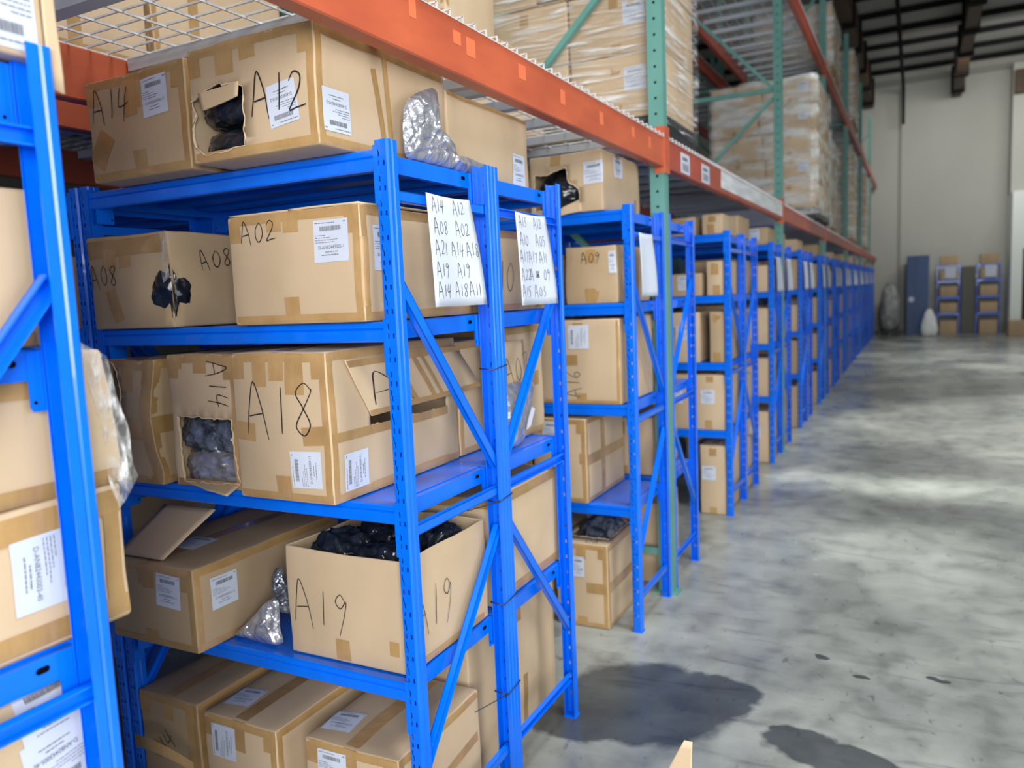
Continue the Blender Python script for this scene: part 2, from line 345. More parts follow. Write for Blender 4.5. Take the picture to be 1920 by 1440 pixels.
def shelving(s, label, loc):
    root = thing('shelving_unit', label, 'shelving', loc)
    wf, wb = post_mesh(s), post_mesh(-s)
    for x in (0, -UL+PW):
        ob('upright_post', wf, root, (x, 0, 0)); ob('upright_post', wb, root, (x, UD*s, 0))
    fb, bb = beam_mesh(s), beam_mesh(-s); dk = deck_mesh(s); rl = rail_mesh(s, 0)
    for z in LEVELS:
        ob('shelf_beam', fb, root, (0, 0, z)); ob('shelf_beam', bb, root, (0, UD*s, z))
        ob('shelf_panel', dk, root, (0, 0, z)); ob('side_rail', rl, root, (-PW-.004, 0, z-.004))
        ob('side_rail', rl, root, (-UL+PW+.026, 0, z-.004))
    hr = brace_mesh(s, 0, 0, .02, UD-.02, .027)
    if s > 0: dg = [brace_mesh(s, a, c, .03, UD-.03) for a, c in ((1.66, 1.10),)] + [brace_mesh(s, a, c, UD-.03, .03) for a, c in ((.9, .36),)]
    else: dg = [brace_mesh(s, a, c, .03, UD-.03) for a, c in ((1.66, 1.10),)] + [brace_mesh(s, a, c, UD-.03, .03) for a, c in ((.9, .36),)]
    # the frames are mirror images: diagonals of both units meet at the middle uprights
    for x in (-.016, -UL+.03):
        for z in (1.868, 1.015, .165): ob('horizontal_brace', hr, root, (x, 0, z))
        for m in dg: ob('diagonal_brace', m, root, (x, 0, 0))
    return root
ORD = ['zeroth', 'first', 'second', 'third', 'fourth', 'fifth', 'sixth', 'seventh', 'eighth', 'ninth', 'tenth', 'eleventh', 'twelfth', 'thirteenth', 'fourteenth']
XR = -1.139
MID = {0: .25, 1: 2.12, 2: 3.985, 3: 6.03, 4: 7.90, 5: 9.8, 6: 11.81, 7: 13.75, 8: 15.72, 9: 17.65, 10: 19.63, 11: 21.55, 12: 23.54, 13: 25.4}
GAP = {k: (.043 if k in (2, 4, 6, 8, 10, 12) else .0015) for k in MID}
near = shelving(1, '', (XR, MID[1]-UD, 0)); far = shelving(-1, '', (XR, MID[1]+UD, 0))
SPOT = {0: 'at the left edge of the photo', 1: 'with the two handwritten sheets, in the centre', 2: 'around the first green upright', 3: 'just beyond the first green upright', 4: 'around the second green upright'}
for k in range(14):
    where = SPOT.get(k, 'far down the aisle, %s pair' % ORD[k+1])
    a = near if k == 1 else copy_tree(near); c = far if k == 1 else copy_tree(far)
    a.location = (XR, MID[k]-GAP[k]-UD, 0); c.location = (XR, MID[k]+GAP[k]+UD, 0)
    a['label'] = 'blue shelving unit, nearer of the back-to-back pair ' + where
    c['label'] = 'blue shelving unit, farther of the back-to-back pair ' + where
    a['group'] = c['group'] = 'blue shelving units along the aisle'
for k in (0, 1, 2, 3):
    for src, sg in ((near, -1), (far, 1)):
        a = copy_tree(src); a.location = (XR-UL-.012, MID[k]+sg*(GAP[k]+UD), 0)
        a['label'] = 'blue shelving unit deeper in the rack, behind the %s unit of the %s aisle pair' % ('nearer' if sg < 0 else 'farther', ORD[k+1])
        a['group'] = 'blue shelving units of the inner row'

# ------------------------------------------------------------------ green and orange pallet rack
UPR = (.04, 3.985, 7.90, 11.81, 15.72, 19.63, 23.54)
def up_mesh(h=6.0):
    b = MB(); wd = .076
    b.box((-wd, -.034, 0), (-wd+.003, .034, h)); b.box((-.003, -.034, 0), (0, .034, h))
    xs = [-wd+.003, -.044, -.032, -.003]; n = int(h/.0762); zs = [0]
    for k in range(n):
        z = .05+k*.0762; zs += [z-.006, z+.006]
    zs.append(h)
    for y in (-.034, ):
        for i in range(len(zs)-1):
            for j in range(3):
                if j == 1 and i % 2: continue
                b.quad((xs[j], y, zs[i]), (xs[j+1], y, zs[i]), (xs[j+1], y, zs[i+1]), (xs[j], y, zs[i+1]))
    b.box((-wd+.003, .031, 0), (-.003, .034, h))
    b.box((-wd-.03, -.05, 0), (.03, .05, .008))
    return b.mesh('rack_post', ['green_paint'])
def rack_beam_mesh(L, m='orange_paint'):
    b = MB(); h = .15
    prof = [(0, .004), (0, h-.004), (-.004, h), (-.03, h), (-.03, h-.03), (-.052, h-.03), (-.052, .004), (-.048, 0), (-.004, 0)]
    for i in range(len(prof)):
        (xa, za), (xb, zb) = prof[i], prof[(i+1) % len(prof)]; b.quad((xa, 0, za), (xa, L, za), (xb, L, zb), (xb, 0, zb))
    return b.mesh('rack_beam', [m])
um = up_mesh()
conn = MB(); conn.box((0, -.038, -.03), (.006, .04, .2)); conn.box((-.05, -.042, -.03), (.006, -.038, .2)); connm = conn.mesh('connector', ['orange_paint'])
def frame_brace_mesh(d):
    b = MB()
    return b
def pallet_rack(label, xf, depth, ups):
    root = thing('pallet_rack', label, 'pallet rack')
    xr = xf-depth
    hb = MB(); hb.box((xr+.07, -.015, -.02), (xf-.07, .015, .02)); hbm = hb.mesh('brace', ['green_paint'])
    dgs = []
    for (a, c, dr) in ((.3, 1.5, 0), (1.5, 2.4, 1), (2.5, 3.36, 0), (3.44, 4.4, 1), (4.5, 5.5, 0)):
        q = MB()
        q.bar((xf-.08, 0, a) if dr else (xr+.08, 0, a), (xr+.08, 0, c) if dr else (xf-.08, 0, c), .03, .035, up=(0, 1, 0)); dgs.append(q.mesh('diagonal', ['green_paint']))
    for y in ups:
        ob('rack_upright', um, root, (xf, y, 0), label='green upright with a column of round holes'); ob('rack_upright', um, root, (xr+.076, y, 0))
        for z in (.22, 1.52, 3.43, 4.45): ob('horizontal_brace', hbm, root, (0, y, z))
        for m in dgs: ob('diagonal_brace', m, root, (0, y, 0))
        for z in (2.225, 4.42):
            ob('beam_connector', connm, root, (xf+.002, y, z))
    for i in range(len(ups)):
        y0 = ups[i]+.038; y1 = ups[i+1]-.038 if i+1 < len(ups) else 27.0
        for z in (2.225, 4.42):
            bm = rack_beam_mesh(y1-y0, 'orange_paint' if i == 0 else 'red_paint')
            o = ob('rack_beam', bm, root, (xf-.0, y0, z)); o2 = ob('rack_beam', bm, root, (xr+.052, y0, z))
            if i == 0 and z < 3 and xf > -2:
                for (yy, zz, sw, sh) in ((1.93, .08, .04, .035), (2.0, .065, .05, .05), (2.33, .075, .05, .045), (2.66, .06, .04, .05), (3.05, .055, .04, .05), (3.45, .07, .04, .045), (3.7, .06, .03, .05), (1.72, .09, .03, .05)):
                    r = MB(); r.box((0, yy-y0, zz), (.0006, yy-y0+sw, zz+sh))
                    ob('sticker_residue', r.mesh('residue', ['orange_residue']), o, label='paler orange mark of a removed sticker')
            if i == 1 and z < 3 and xf > -2:
                for (ya, yb) in ((4.27, 4.45), (4.73, 4.92)):
                    r = MB(); r.box((0, ya-y0, .012), (.0012, yb-y0, .118), 0)
                    rnd = random.Random(int(ya*10)); yy = ya-y0+.03
                    while yy < yb-y0-.03:
                        wd = rnd.choice((.004, .007, .01)); r.box((.0012, yy, .025), (.0016, yy+wd, .065), 1); yy += wd+rnd.choice((.004, .006))
                    r.box((.0012, ya-y0+.03, .08), (.0016, yb-y0-.05, .098), 1)
                    ob('location_label', r.mesh('location_label', ['paper', 'print_ink']), o, label='white barcode label')
                r = MB(); r.box((0, 5.25-y0, .03), (.0012, y1-y0-.01, .14)); ob('white_strip', r.mesh('strip', ['white_strip']), o, label='long white film strip')
    return root
pallet_rack('green and orange pallet rack straddling the blue shelving, along the aisle', -1.135, 1.07, UPR)
pallet_rack('green and orange pallet rack of the inner row, behind the aisle one', -2.5, 1.07, UPR)
# wire decks lie loose on the beams
def wire_deck_mesh(L, D=1.03):
    b = MB(); r = .0028; n = int(L/.066)
    for k in range(n+1):
        y = k*L/n; b.bar((0, y, .003), (-D, y, .003), .0056, .0056); b.bar((.016, y, .003), (.016, y, -.014), .0045, .0045, up=(0, 1, 0)); b.bar((0, y, .003), (.018, y, .003), .0045, .0045)
    for k in range(10):
        x = -.01-k*(D-.02)/9; b.bar((x, 0, -.003), (x, L, -.003), .0056, .0056)
    b.bar((.016, 0, -.014), (.016, L, -.014), .003, .003)
    return b.mesh('wire_grid', ['galvanised'])
def chan_mesh(D=1.0):
    b = MB(); b.box((-D, -.024, -.042), (-.045, .024, -.0065)); return b.mesh('support_channel', ['grey_channel'])
cm = chan_mesh()
decks = {}
for row, xf in (('front', -1.147), ('inner', -2.512)):
    for i in range(7):
        y0 = UPR[i]+.05; y1 = (UPR[i+1] if i < 6 else 27.0)-.05; L = (y1-y0-.02)/3
        if xf < -2 and i > 3: continue
        key = round(L, 2)
        if key not in decks: decks[key] = wire_deck_mesh(L)
        for z, lev in ((2.3825, 'lower'), (4.5775, 'upper')):
            for j in range(3):
                lb = '%s wire mesh deck in the %s bay, %s beams of the %s rack' % (('nearest', 'middle', 'farthest')[j], ORD[i+1], lev, row)
                t = thing('wire_deck', lb, 'wire deck', (xf, y0+j*(L+.01), z), group='wire mesh decks')
                ob('wire_grid', decks[key], t)
                for q in ((.09, .475, .86, 1.21), (.34, .72, 1.1, 1.22), (.2, .56, .92, 1.22))[j]: ob('support_channel', cm, t, (0, min(q, L-.03), 0))
b2 = MB(); b2.box((-2.12, 4.78, 2.3895), (-1.2, 7.8, 2.402)); 
t = thing('blue_sheet', 'smooth dark blue sheet lying on the wire decks beyond the first green upright', 'sheet', me=b2.mesh('sheet', ['blue_sheet']))

# ------------------------------------------------------------------ handwriting and print
GL = {'A': [[(0, 0), (.08, .5), (.2, 1.0), (.42, .5), (.55, -.1)], [(.08, .34), (.45, .4)]],
 '0': [[(.3, .9), (.1, .6), (.12, .2), (.3, .05), (.48, .35), (.45, .7), (.3, .9)]],
 '1': [[(.3, .95), (.25, .05)]],
 '2': [[(.1, .75), (.25, .95), (.45, .85), (.4, .55), (.1, .08), (.3, .1), (.6, .15)]],
 '3': [[(.1, .9), (.4, .9), (.22, .6), (.45, .4), (.35, .1), (.1, .1)]],
 '4': [[(.2, .95), (.08, .45), (.3, .42), (.55, .5)], [(.5, .95), (.38, .5), (.32, -.05)]],
 '5': [[(.15, .95), (.12, .6), (.35, .62), (.45, .35), (.3, .08), (.08, .12)], [(.15, .93), (.55, .97)]],
 '6': [[(.5, .95), (.2, .6), (.1, .25), (.3, .05), (.45, .25), (.3, .42), (.13, .3)]],
 '7': [[(.08, .85), (.45, .95), (.35, .5), (.25, .0)]],
 '8': [[(.52, .85), (.35, .98), (.15, .8), (.3, .55), (.45, .25), (.3, .03), (.12, .2), (.3, .5), (.5, .8), (.52, .88)]],
 '9': [[(.45, .78), (.3, .95), (.15, .75), (.3, .6), (.47, .8), (.42, .45), (.25, -.1)]]}
def spline(pts, n=5):
    out = []
    P = [pts[0]]+list(pts)+[pts[-1]]
    for i in range(1, len(P)-2):
        p0, p1, p2, p3 = P[i-1], P[i], P[i+1], P[i+2]
        for k in range(n):
            t = k/n; out.append(tuple(.5*((2*p1[a])+(-p0[a]+p2[a])*t+(2*p0[a]-5*p1[a]+4*p2[a]-p3[a])*t*t+(-p0[a]+3*p1[a]-3*p2[a]+p3[a])*t**3) for a in (0, 1)))
    out.append(tuple(pts[-1])); return out
def strokes(text, u, v, h, rot=0, adv=.62, rnd=None, wide=1.0, sep=None):
    """list of polylines in (u,v); text starts at u,v with cap height h"""
    rnd = rnd or random.Random(len(text)*7+int(u*1000)); out = []; x = 0; cr, sr = math.cos(rot), math.sin(rot)
    for ch in text:
        if ch == ' ': x += .55; continue
        if ch == '#':
            for q in range(7):
                out.append([(u+h*(x+.1+.08*q), v+h*.25), (u+h*(x+.1+.08*((q*3) % 7)), v+h*.8)])
            x += .6; continue
        j = rnd.uniform(-.05, .05); sc = rnd.uniform(.92, 1.08)
        for st in GL[ch]:
            pts = [(x+p[0]*wide*(.6 if ch == '1' else 1), p[1]*sc+j) for p in spline(st)]
            out.append([(u+h*(cr*a-sr*c), v+h*(sr*a+cr*c)) for a, c in pts])
        x += adv*wide*({'1': .62, 'A': 1.22}.get(ch, 1))
        if sep is not None: sep.append((ch, len(out)))
    return out
def ribbon(mb, pl, w, S, off, m=0):
    """flat stroke of width w along polyline, S maps (u,v,off) to a point"""
    n = len(pl); L = []; R = []
    for i in range(n):
        a = pl[max(i-1, 0)]; c = pl[min(i+1, n-1)]; dx, dy = c[0]-a[0], c[1]-a[1]; l = math.hypot(dx, dy) or 1
        ww = w*(.55+.45*math.sin(PI*min(1, max(0, (i+1)/(n+1)))))
        nx, ny = -dy/l*ww/2, dx/l*ww/2; L.append(S(pl[i][0]+nx, pl[i][1]+ny, off)); R.append(S(pl[i][0]-nx, pl[i][1]-ny, off))
    for i in range(n-1): mb.quad(L[i], R[i], R[i+1], L[i+1], m)
TXT = {}
def text_geo(s):
    if s not in TXT:
        c = bpy.data.curves.new('t', 'FONT'); c.body = s; c.size = 1; c.resolution_u = 2
        o = bpy.data.objects.new('t', c); COL.objects.link(o); bpy.context.view_layer.update()
        me = bpy.data.meshes.new_from_object(o.evaluated_get(bpy.context.evaluated_depsgraph_get()))
        vs = [tuple(v.co) for v in me.vertices]; fs = [tuple(p.vertices) for p in me.polygons]
        bpy.data.objects.remove(o); bpy.data.curves.remove(c); bpy.data.meshes.remove(me)
        wd = max(v[0] for v in vs); TXT[s] = (vs, fs, wd)
    return TXT[s]
def label_mesh(S, u, v, w, h, rot, code, seed):
    """shipping label, centre (u,v), printed side up when rot=0"""
    mb = MB(); cr, sr = math.cos(rot), math.sin(rot)
    def T(a, c, off): return S(u+cr*a-sr*c, v+sr*a+cr*c, off)
    N = 6
    for i in range(N):
        for j in range(N):
            a0, a1 = -w/2+w*i/N, -w/2+w*(i+1)/N; c0, c1 = -h/2+h*j/N, -h/2+h*(j+1)/N
            mb.quad(T(a0, c0, .0016), T(a1, c0, .0016), T(a1, c1, .0016), T(a0, c1, .0016), 0)
    rnd = random.Random(seed)
    def rect(a, c, ww, hh, m=1): mb.quad(T(a, c, .0026), T(a+ww, c, .0026), T(a+ww, c+hh, .0026), T(a, c+hh, .0026), m)
    a = -w*.32
    while a < w*.30:
        ww = rnd.choice((.008, .014, .02))*w; rect(a, h*.24, ww, h*.11, 1); a += ww+rnd.choice((.008, .012))*w
    def words(x0, x1, y, hh):
        x = x0
        while x < x1:
            ww = rnd.uniform(.03, .09)*w; rect(x, y, ww, hh, 2); x += ww+.015*w
    words(-w*.45, w*.1, h*.42, h*.016); words(w*.38, w*.44, h*.42, h*.02)
    for q, e in enumerate((-.2, -.02, .15, .05)): words(-w*.45, w*e, h*(.13-.055*q), h*.013)
    vs, fs, wd = text_geo(code); sc = w*.74/wd
    mb.add([T(-w*.37+p[0]*sc, -h*.19+p[1]*sc*1.15, .0026) for p in vs], fs, 1)
    words(-w*.16, w*.12, -h*.27, h*.018); words(-w*.28, w*.22, -h*.34, h*.018)
    return mb.mesh('shipping_label', ['paper', 'print_ink', 'print_ink'], recalc=False)

# ------------------------------------------------------------------ cartons
class Carton:
    """faces: F (-y), R (+x), K (+y), L (-x), T (top), B (bottom). u,v on a face are metres from its lower left corner"""
    def __init__(s, lx, ly, lz, seed, amp=.004, bulge=.004, dents=()):
        s.d = (lx, ly, lz); s.seed = seed; s.amp = amp; s.bulge = bulge; s.dents = dents
        X, Y = lx/2, ly/2
        s.fr = {'F': ((-X, -Y, 0), (1, 0, 0), (0, 0, 1), (0, -1, 0), lx, lz), 'R': ((X, -Y, 0), (0, 1, 0), (0, 0, 1), (1, 0, 0), ly, lz),
                'K': ((X, Y, 0), (-1, 0, 0), (0, 0, 1), (0, 1, 0), lx, lz), 'L': ((-X, Y, 0), (0, -1, 0), (0, 0, 1), (-1, 0, 0), ly, lz),
                'T': ((-X, -Y, lz), (1, 0, 0), (0, 1, 0), (0, 0, 1), lx, ly), 'B': ((-X, Y, 0), (1, 0, 0), (0, -1, 0), (0, 0, -1), lx, ly)}
    def S(s, f, u, v, off=0):
        o, a, c, n, U, V = s.fr[f]; p = Vector(o)+Vector(a)*u+Vector(c)*v; n = Vector(n)
        lx, ly, lz = s.d; r = .007
        q = Vector((max(-lx/2+r, min(lx/2-r, p.x)), max(-ly/2+r, min(ly/2-r, p.y)), max(r, min(lz-r, p.z))))
        df = p-q; nn = n
        if df.length > 1e-6:
            nn = df.normalized(); p = q+nn*r
        fade = min(1, max(0, p.z/.06))
        t = 16*u/U*(1-u/U)*v/V*(1-v/V)
        amp = s.amp
        nv = noise.noise_vector(p*5+Vector((s.seed*3.1, 0, s.seed)))*amp + noise.noise_vector(p*14+Vector((s.seed*1.7, 0, 9)))*amp*.35
        p2 = p + Vector((nv.x*fade, nv.y*fade, nv.z*fade*(1 if p.z > lz*.5 else 0)))
        if f != 'B': p2 += n*s.bulge*max(0, t)*(1 if 0 <= u <= U and 0 <= v <= V else 0)
        for dn in s.dents:
            if len(dn) == 4:
                if dn[0] == f: p2 -= Vector(s.fr[f][3])*dn[3]*math.exp(-((u-dn[1]-.12*v)/dn[2])**2)*fade
                continue
            (df_, du, dv, dr, dd) = dn
            o2, a2, c2, n2, U2, V2 = s.fr[df_]; cpt = Vector(o2)+Vector(a2)*du+Vector(c2)*dv
            k = (p-cpt).length/dr
            if k < 1: p2 -= Vector(n2)*dd*(1-k*k)**2*fade
        return p2+nn*off
    def face(s, mb, f, hole=None, m=0, step=.035):
        o, a, c, n, U, V = s.fr[f]
        def lines(L):
            k = max(2, int(L/step)); return [0, .0035, .007]+[.007+(L-.014)*i/k for i in range(1, k)]+[L-.007, L-.0035, L]
        us, vs = lines(U), lines(V)
        if not hole:
            base = len(mb.v)
            for y in vs:
                for x in us: mb.v.append(tuple(s.S(f, x, y)))
            n_ = len(us)
            for j in range(len(vs)-1):
                for i in range(n_-1): mb.f.append((base+j*n_+i, base+j*n_+i+1, base+(j+1)*n_+i+1, base+(j+1)*n_+i)); mb.m.append(m)
            return
        def inside(x, y, P):
            r = False; j = len(P)-1
            for i in range(len(P)):
                if (P[i][1] > y) != (P[j][1] > y) and x < (P[j][0]-P[i][0])*(y-P[i][1])/(P[j][1]-P[i][1])+P[i][0]: r = not r
                j = i
            return r
        hp = jag(hole, s.seed)
        pts = [Vector((x, y)) for y in vs for x in us if not inside(x, y, hp)]
        n0 = len(pts); pts += [Vector(p) for p in hp]
        ed = [(n0+i, n0+(i+1) % len(hp)) for i in range(len(hp))]
        ov, oe, of, *_ = delaunay_2d_cdt(pts, ed, [], 0, 1e-6)
        base = len(mb.v); mb.v += [tuple(s.S(f, p.x, p.y)) for p in ov]
        for t in of:
            cx = sum(ov[i].x for i in t)/3; cy = sum(ov[i].y for i in t)/3
            if inside(cx, cy, hp): continue
            mb.f.append(tuple(base+i for i in t)); mb.m.append(m)
        s.hp = hp
def jag(P, seed, st=.012, am=.0035):
    rnd = random.Random(seed); out = []
    for i in range(len(P)):
        a, c = P[i], P[(i+1) % len(P)]; L = math.hypot(c[0]-a[0], c[1]-a[1]); k = max(1, int(L/st))
        for j in range(k):
            t = j/k; out.append((a[0]+(c[0]-a[0])*t+(rnd.uniform(-am, am) if j else 0), a[1]+(c[1]-a[1])*t+(rnd.uniform(-am, am) if j else 0)))
    return out
def tape_strip(mb, S, f, u0, v0, u1, v1, w, off=.0009, m=0, seed=0, step=.02):
    L = math.hypot(u1-u0, v1-v0); dx, dy = (u1-u0)/L, (v1-v0)/L; nx, ny = -dy*w/2, dx*w/2; k = max(2, int(L/step)); rnd = random.Random(seed)
    kw = 3
    for i in range(k):
        ta, tb = L*i/k, L*(i+1)/k
        for j in range(kw):
            qa, qb = -1+2*j/kw, -1+2*(j+1)/kw
            mb.quad(S(f, u0+dx*ta+nx*qa, v0+dy*ta+ny*qa, off), S(f, u0+dx*tb+nx*qa, v0+dy*tb+ny*qa, off), S(f, u0+dx*tb+nx*qb, v0+dy*tb+ny*qb, off), S(f, u0+dx*ta+nx*qb, v0+dy*ta+ny*qb, off), m)
NB = [0]
def carton(label, x0, x1, y0, y1, z0, z1, seed=None, tape='std', labels=(), writing=(), holes=None, openf='', rz=0, group=None, amp=.004, bulge=.004, dents=(), m='cardboard', tapes=(), thick=False, name='cardboard_box', lw=.0032, step=.035, torn=True):
    """world extents; labels (face, a, z, w, h, rot, code), writing (face, text, a, z, h, rot) use world coordinates along the face"""
    NB[0] += 1; seed = seed if seed is not None else NB[0]
    lx, ly, lz = x1-x0, y1-y0, z1-z0; C = Carton(lx, ly, lz, seed, amp, bulge, dents)
    root = thing(name, label, 'box', ((x0+x1)/2, (y0+y1)/2, z0), rz, group)
    def uv(f, a, z):
        if f == 'F': return a-x0, z-z0
        if f == 'R': return a-y0, z-z0
        if f == 'T': return a-x0, z-y0
        if f == 'K': return x1-a, z-z0
        if f == 'L': return y1-a, z-z0
    mb = MB()
    for f in 'FRKLTB':
        if f in openf: continue
        h = holes.get(f) if holes else None
        C.face(mb, f, [uv(f, *p) for p in h] if h else None, step=step)
    farb = step >= .08 and not holes
    TP = []
    def strip(mb_, S_, *a, **k): TP.append((a, k))
    tb = None
    if tape == 'std' or tape == 'light':
        cx = lx/2; W = .05
        # H taping: centre seam over the top and down the front, and strips along the top and bottom edges
        if 'T' not in openf and not (holes and 'T' in holes): strip(tb, C.S, 'T', cx, .0, cx, ly, W, seed=seed)
        strip(tb, C.S, 'F', cx, lz-.001, cx, lz-.055-.02*(seed % 3), W, seed=seed+1); (holes and 'F' in holes) or strip(tb, C.S, 'F', cx+.01*(seed % 3-1), 0.003, cx+.01*(seed % 3-1), .05+.02*(seed % 2), W, seed=seed+2)
        if tape == 'std':
            for v in (.012, lz-.014):
                strip(tb, C.S, 'F', .003, v, lx-.003, v, .024, .0007, seed=seed+3); strip(tb, C.S, 'R', .003, v, ly-.003, v, .024, .0007, seed=seed+4)
            for u in (.026, lx-.026): strip(tb, C.S, 'F', u, lz-.002, u, lz-.07, .045, .0011, seed=seed+5)
            strip(tb, C.S, 'F', lx-.014, .004, lx-.014, lz-.004, .02, .0008); strip(tb, C.S, 'R', .014, .004, .014, lz-.004, .02, .0008)
    for (f, a0, c0, a1, c1, wd) in tapes:
        (u0, v0), (u1, v1) = uv(f, a0, c0), uv(f, a1, c1); strip(tb, C.S, f, u0, v0, u1, v1, wd, .0014)
    if farb:
        for a, k in TP: tape_strip(mb, C.S, *a, m=2, **{**k, 'step': .1})
    me = mb.mesh('carton_body', [m, 'cardboard_edge', 'tape'], smooth=True, weld=.0004, recalc=not farb)
    bo = ob('carton_body', me, root)
    if holes or openf:
        md = bo.modifiers.new('wall', 'SOLIDIFY'); md.thickness = .005; md.offset = -1; md.material_offset_rim = 1
    if not farb:
        for a, k in TP:
            tb = MB(); tape_strip(tb, C.S, *a, **k); ob('packing_tape', tb.mesh('packing_tape', ['tape'], smooth=True, weld=.0002, recalc=False), root)
    for i, (f, a, z, w_, h_, rot, code) in enumerate(labels):
        u, v = uv(f, a, z)
        ob('shipping_label', label_mesh(lambda p, q, o, f=f: C.S(f, p, q, o), u, v, w_, h_, rot, code, seed*10+i), root)
    for i, (f, text, a, z, h_, rot) in enumerate(writing):
        u, v = uv(f, a, z); sep = []; sts = strokes(text, u, v, h_, rot, rnd=random.Random(seed+i), sep=sep); n0 = 0
        for ch, n1 in sep:
            hm = MB()
            for pl in sts[n0:n1]: ribbon(hm, pl, lw, lambda p, q, o, f=f: C.S(f, p, q, o), .0034)
            n0 = n1; ob('marker_character', hm.mesh('marker_character', ['ink'], recalc=False), root, label='black marker character %s' % ch)
    if holes and torn:
        for f, h in holes.items():
            if f in openf: continue
            tm = MB(); hp = jag([uv(f, *p) for p in h], seed); rnd = random.Random(seed)
            n = len(hp); R = []
            for i in range(n):
                p = C.S(f, hp[i][0], hp[i][1], .0018); R.append(p)
            R.append(R[0]); tm.tube(R, [rnd.uniform(.0008, .003) for _ in R], 5)
            ob('torn_edge', tm.mesh('torn_edge', ['torn_paper'], smooth=True), root, label='pale ragged edge of the torn hole')
    return root, C
def blob(name, label, cat, loc, size, seed, m, amp=.28, sub=5, taper=0, shear=(0, 0), rz=0, group=None, fr=1.0, flatb=True, parent=None):
    bm = bmesh.new(); bmesh.ops.create_icosphere(bm, subdivisions=sub, radius=1)
    sv = Vector((seed*2.3, seed*.7, seed*1.9))
    for v in bm.verts:
        p = v.co.copy(); e = 2.8
        k = (abs(p.x)**e+abs(p.y)**e+abs(p.z)**e)**(-1/e); q = p*k
        w = q+noise.noise_vector(q*1.3*fr+sv)*.5
        r = (.5-abs(noise.noise(w*1.1*fr+sv)))*.8
        for fq, ap in ((1.3, .75), (2.9, .4)):
            dd = noise.voronoi((w*fq*fr+sv)+noise.noise_vector(w*2*fr)*.5)[0]; r += min(.45, dd[1]-dd[0])*ap
        q = q*(1+amp*(r-.45))
        if taper: t = 1-taper*(q.z*.5+.5); q.x *= t; q.y *= t
        q.x += shear[0]*(q.z*.5+.5); q.y += shear[1]*(q.z*.5+.5)
        if flatb: q.z = max(q.z, -.94)
        v.co = Vector((q.x*size[0]/2, q.y*size[1]/2, (q.z+.94)*size[2]/1.94))
    me = bpy.data.meshes.new(name); bm.to_mesh(me); bm.free(); me.materials.append(MATS[m])
    for p in me.polygons: p.use_smooth = True
    if parent: return ob(name, me, parent, loc, (0, 0, rz))
    return thing(name, label, cat, loc, rz, group, me)
def pillow(name, outline, T, seed, m, frame, parent, folds=14, amp=.5, step=.006):
    """flat-ish crumpled bag: outline in (a,c) metres, frame=(origin, a-dir, c-dir, normal)"""
    P = [tuple(p) for p in spline(list(outline)+[outline[0]], 4)][:-1]
    n = len(P); rnd = random.Random(seed)
    def seg(x, y):
        dm = 9
        for i in range(n):
            ax, ay = P[i]; bx, by = P[(i+1) % n]; dx, dy = bx-ax, by-ay; l2 = dx*dx+dy*dy or 1e-9
            t = max(0, min(1, ((x-ax)*dx+(y-ay)*dy)/l2)); dm = min(dm, math.hypot(x-ax-t*dx, y-ay-t*dy))
        return dm
    def inside(x, y):
        r = False; j = n-1
        for i in range(n):
            if (P[i][1] > y) != (P[j][1] > y) and x < (P[j][0]-P[i][0])*(y-P[i][1])/(P[j][1]-P[i][1])+P[i][0]: r = not r
            j = i
        return r
    xs = [p[0] for p in P]; ys = [p[1] for p in P]; x0, x1, y0, y1 = min(xs), max(xs), min(ys), max(ys)
    pts = []; y = y0; row = 0
    while y < y1:
        x = x0+(step/2 if row % 2 else 0)
        while x < x1:
            if inside(x, y) and seg(x, y) > step*.5: pts.append((x, y))
            x += step
        y += step*.87; row += 1
    k0 = len(pts); pts += P
    ov, oe, of, *_ = delaunay_2d_cdt([Vector(p) for p in pts], [(k0+i, k0+(i+1) % n) for i in range(n)], [], 0, 1e-7)
    F = []
    for _k in range(folds):
        cx, cy, th = rnd.uniform(x0, x1), rnd.uniform(y0, y1), rnd.uniform(0, PI)
        F.append((cx, cy, math.cos(th), math.sin(th), rnd.uniform(.004, .014), rnd.uniform(.04, .11), rnd.choice((-1, 1, 1))*rnd.uniform(.3, 1)))
    o, a, c, nn = [Vector(q) for q in frame]; R_ = T*.9
    def z(x, y):
        d = seg(x, y); h = math.sqrt(min(1, d/R_)); f = 0
        for (cx, cy, ux, uy, w_, L, g) in F:
            u = (x-cx)*ux+(y-cy)*uy; v = -(x-cx)*uy+(y-cy)*ux
            if abs(u) < L: f += g*max(0, 1-abs(v)/w_)*(1-abs(u)/L)
        q = noise.voronoi(Vector((x*28, y*28, seed))+noise.noise_vector(Vector((x*20, y*20, seed)))*.4)[0]
        return T*h*(.5+amp*.45*f+amp*.5*(min(.5, q[1]-q[0])-.2)*.35)
    mb = MB(); N_ = len(ov)
    for p in ov: mb.v.append(tuple(o+a*p.x+c*p.y+nn*z(p.x, p.y)))
    for p in ov: mb.v.append(tuple(o+a*p.x+c*p.y-nn*T*.25*math.sqrt(min(1, seg(p.x, p.y)/R_))))
    for t in of:
        cx = sum(ov[i].x for i in t)/3; cy = sum(ov[i].y for i in t)/3
        if inside(cx, cy): mb.f.append(tuple(t)); mb.f.append(tuple(i+N_ for i in t)[::-1]); mb.m += [0, 0]
    return ob(name, mb.mesh(name, [m], smooth=False, weld=.0001), parent)
